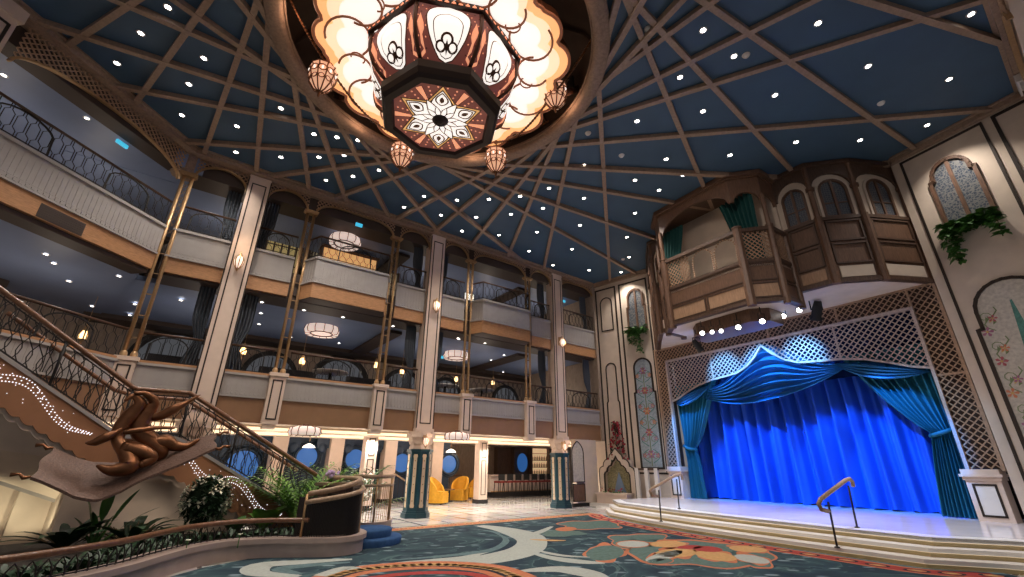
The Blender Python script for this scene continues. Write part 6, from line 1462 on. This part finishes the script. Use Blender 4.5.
# stage: blue wash on the curtain from below the box, white on the apron
for u in (1.2, 2.8, 4.4, 6.0, 7.6):
    light('SPOT', 'blue_wash', S.w(u, 3.1, 5.45), 2300, (.02, .27, 1), .04, S.w(u+.15, -1.05, 1.35), 38, .3)
for u in (3.2, 4.6, 6.0): light('SPOT', 'swag_wash', S.w(u, 2.4, 6.2), 1900, (.14, .46, 1), .06, S.w(u-.2, -.1, 4.85), 38, .9)
light('AREA', 'blue_strip', S.w(5, 2.8, 5.3), 12, (.1, .3, 1), aim=S.w(4.6, -.2, 5.6), size=(3.5, .12))
for u, a in ((1.6, .9), (8.0, 8.5)): light('SPOT', 'drape_wash', S.w(u+(.6 if u < 5 else -.8), 2.6, 5.8), 420, (.18, .55, 1), .05, S.w(a, 0, 2.8), 40, .8)
for u in (2, 5, 8): light('SPOT', 'apron_beam', S.w(u, 3.6, 5.45), 1100, (.70, .78, 1), .06, S.w(u, 2.4, 0), 70, .7)
light('SPOT', 'front_beam', (1.0, 4.0, 10.2), 600, (1, .88, .78), .15, S.w(5, 2, 7.5), 38, .8)
# uplights in the planter
light('SPOT', 'planter_uplight', UF.w(-.75, -.35, .3), 26, (1, .90, .62), .03, UF.w(-.72, -1.2, .9), 90, .6); light('SPOT', 'planter_uplight', UF.w(-1.6, -.6, .3), 26, (1, .90, .62), .03, UF.w(-1.5, -1.5, .9), 90, .6)
P = atz(150, 540, .25); light('SPOT', 'planter_uplight', (P.x-.1, P.y-.1, .3), 16, (1, .85, .7), .05, tuple(V(P)+V((-.8, 1.6, 1.2))), 110, .8)
light('SPOT', 'sculpture_beam', (-2.5, 4.5, 10.2), 280, WARM, .08, F.w(-1, 3.3, 1.8), 26, .6)
light('SPOT', 'palm_beam', (-2.8, 7.2, 10.2), 300, NEUT, .08, (-4.5, 10.6, 1), 22, .6)
w = bpy.data.worlds.new('world'); SC.world = w; w.use_nodes = True; w.node_tree.nodes['Background'].inputs[0].default_value = (.50, .47, .50, 1); w.node_tree.nodes['Background'].inputs[1].default_value = .36
SC.view_settings.view_transform = 'Standard'; SC.view_settings.look = 'None'; SC.view_settings.gamma = 1; SC.view_settings.exposure = 0; SC.view_settings.use_curve_mapping = False
SC.cycles.use_denoising = True; SC.cycles.max_bounces = 6; SC.cycles.diffuse_bounces = 3; SC.cycles.glossy_bounces = 3; SC.cycles.transmission_bounces = 4; SC.cycles.sample_clamp_indirect = 6
# pieces of a part hang under that part
SUBS = (('outline', ('pedestal', 'shaft', 'inset_panel', 'surround', 'upper_panel')), ('column_inlay', ('lower_column',)), ('inlay_stud', ('lower_column',)), ('rim', ('lamp_shade',)), ('bottom_rail', ('handrail',)), ('parapet_cap', ('parapet_panel',)),
        ('air_vent', ('fascia',)), ('glazing_bars', ('frame',)), ('lower_pane', ('pane',)), ('valance_edge', ('valance_lattice',)), ('scalloped_edge', ('stringer',)), ('stringer_cap', ('stringer',)), ('light_points', ('stringer',)),
        ('rear_balustrade_infill', ('rear_handrail',)), ('balustrade_infill', ('handrail',)), ('newel', ('handrail',)), ('boss', ('star_glass',)), ('cloud_tracery', ('cloud_panel',)), ('rim_pattern', ('octagon_frame',)), ('tassel', ('rippled_sheet',)),
        ('water_cascade', ('mosaic_back',)), ('railing_infill', ('handrail',)), ('white_petals', ('glass',)), ('foot_ring', ('seat',)), ('foliage_core', ('leaves',)), ('blue_oval_glass', ('cabinet',)), ('lit_back_panel', ('cabinet',)), ('tieback', ('velvet',)))
base = lambda o: o.name.split('.')[0]
for top in [o for o in SC.objects if o.parent is None and o.type == 'EMPTY']:
    kids = list(top.children)
    for child, hosts in SUBS:
        for k in kids:
            if base(k) == child:
                for h in hosts:
                    q = [x for x in kids if base(x) == h]
                    if q: k.parent = q[0]; break
bpy.context.view_layer.update()
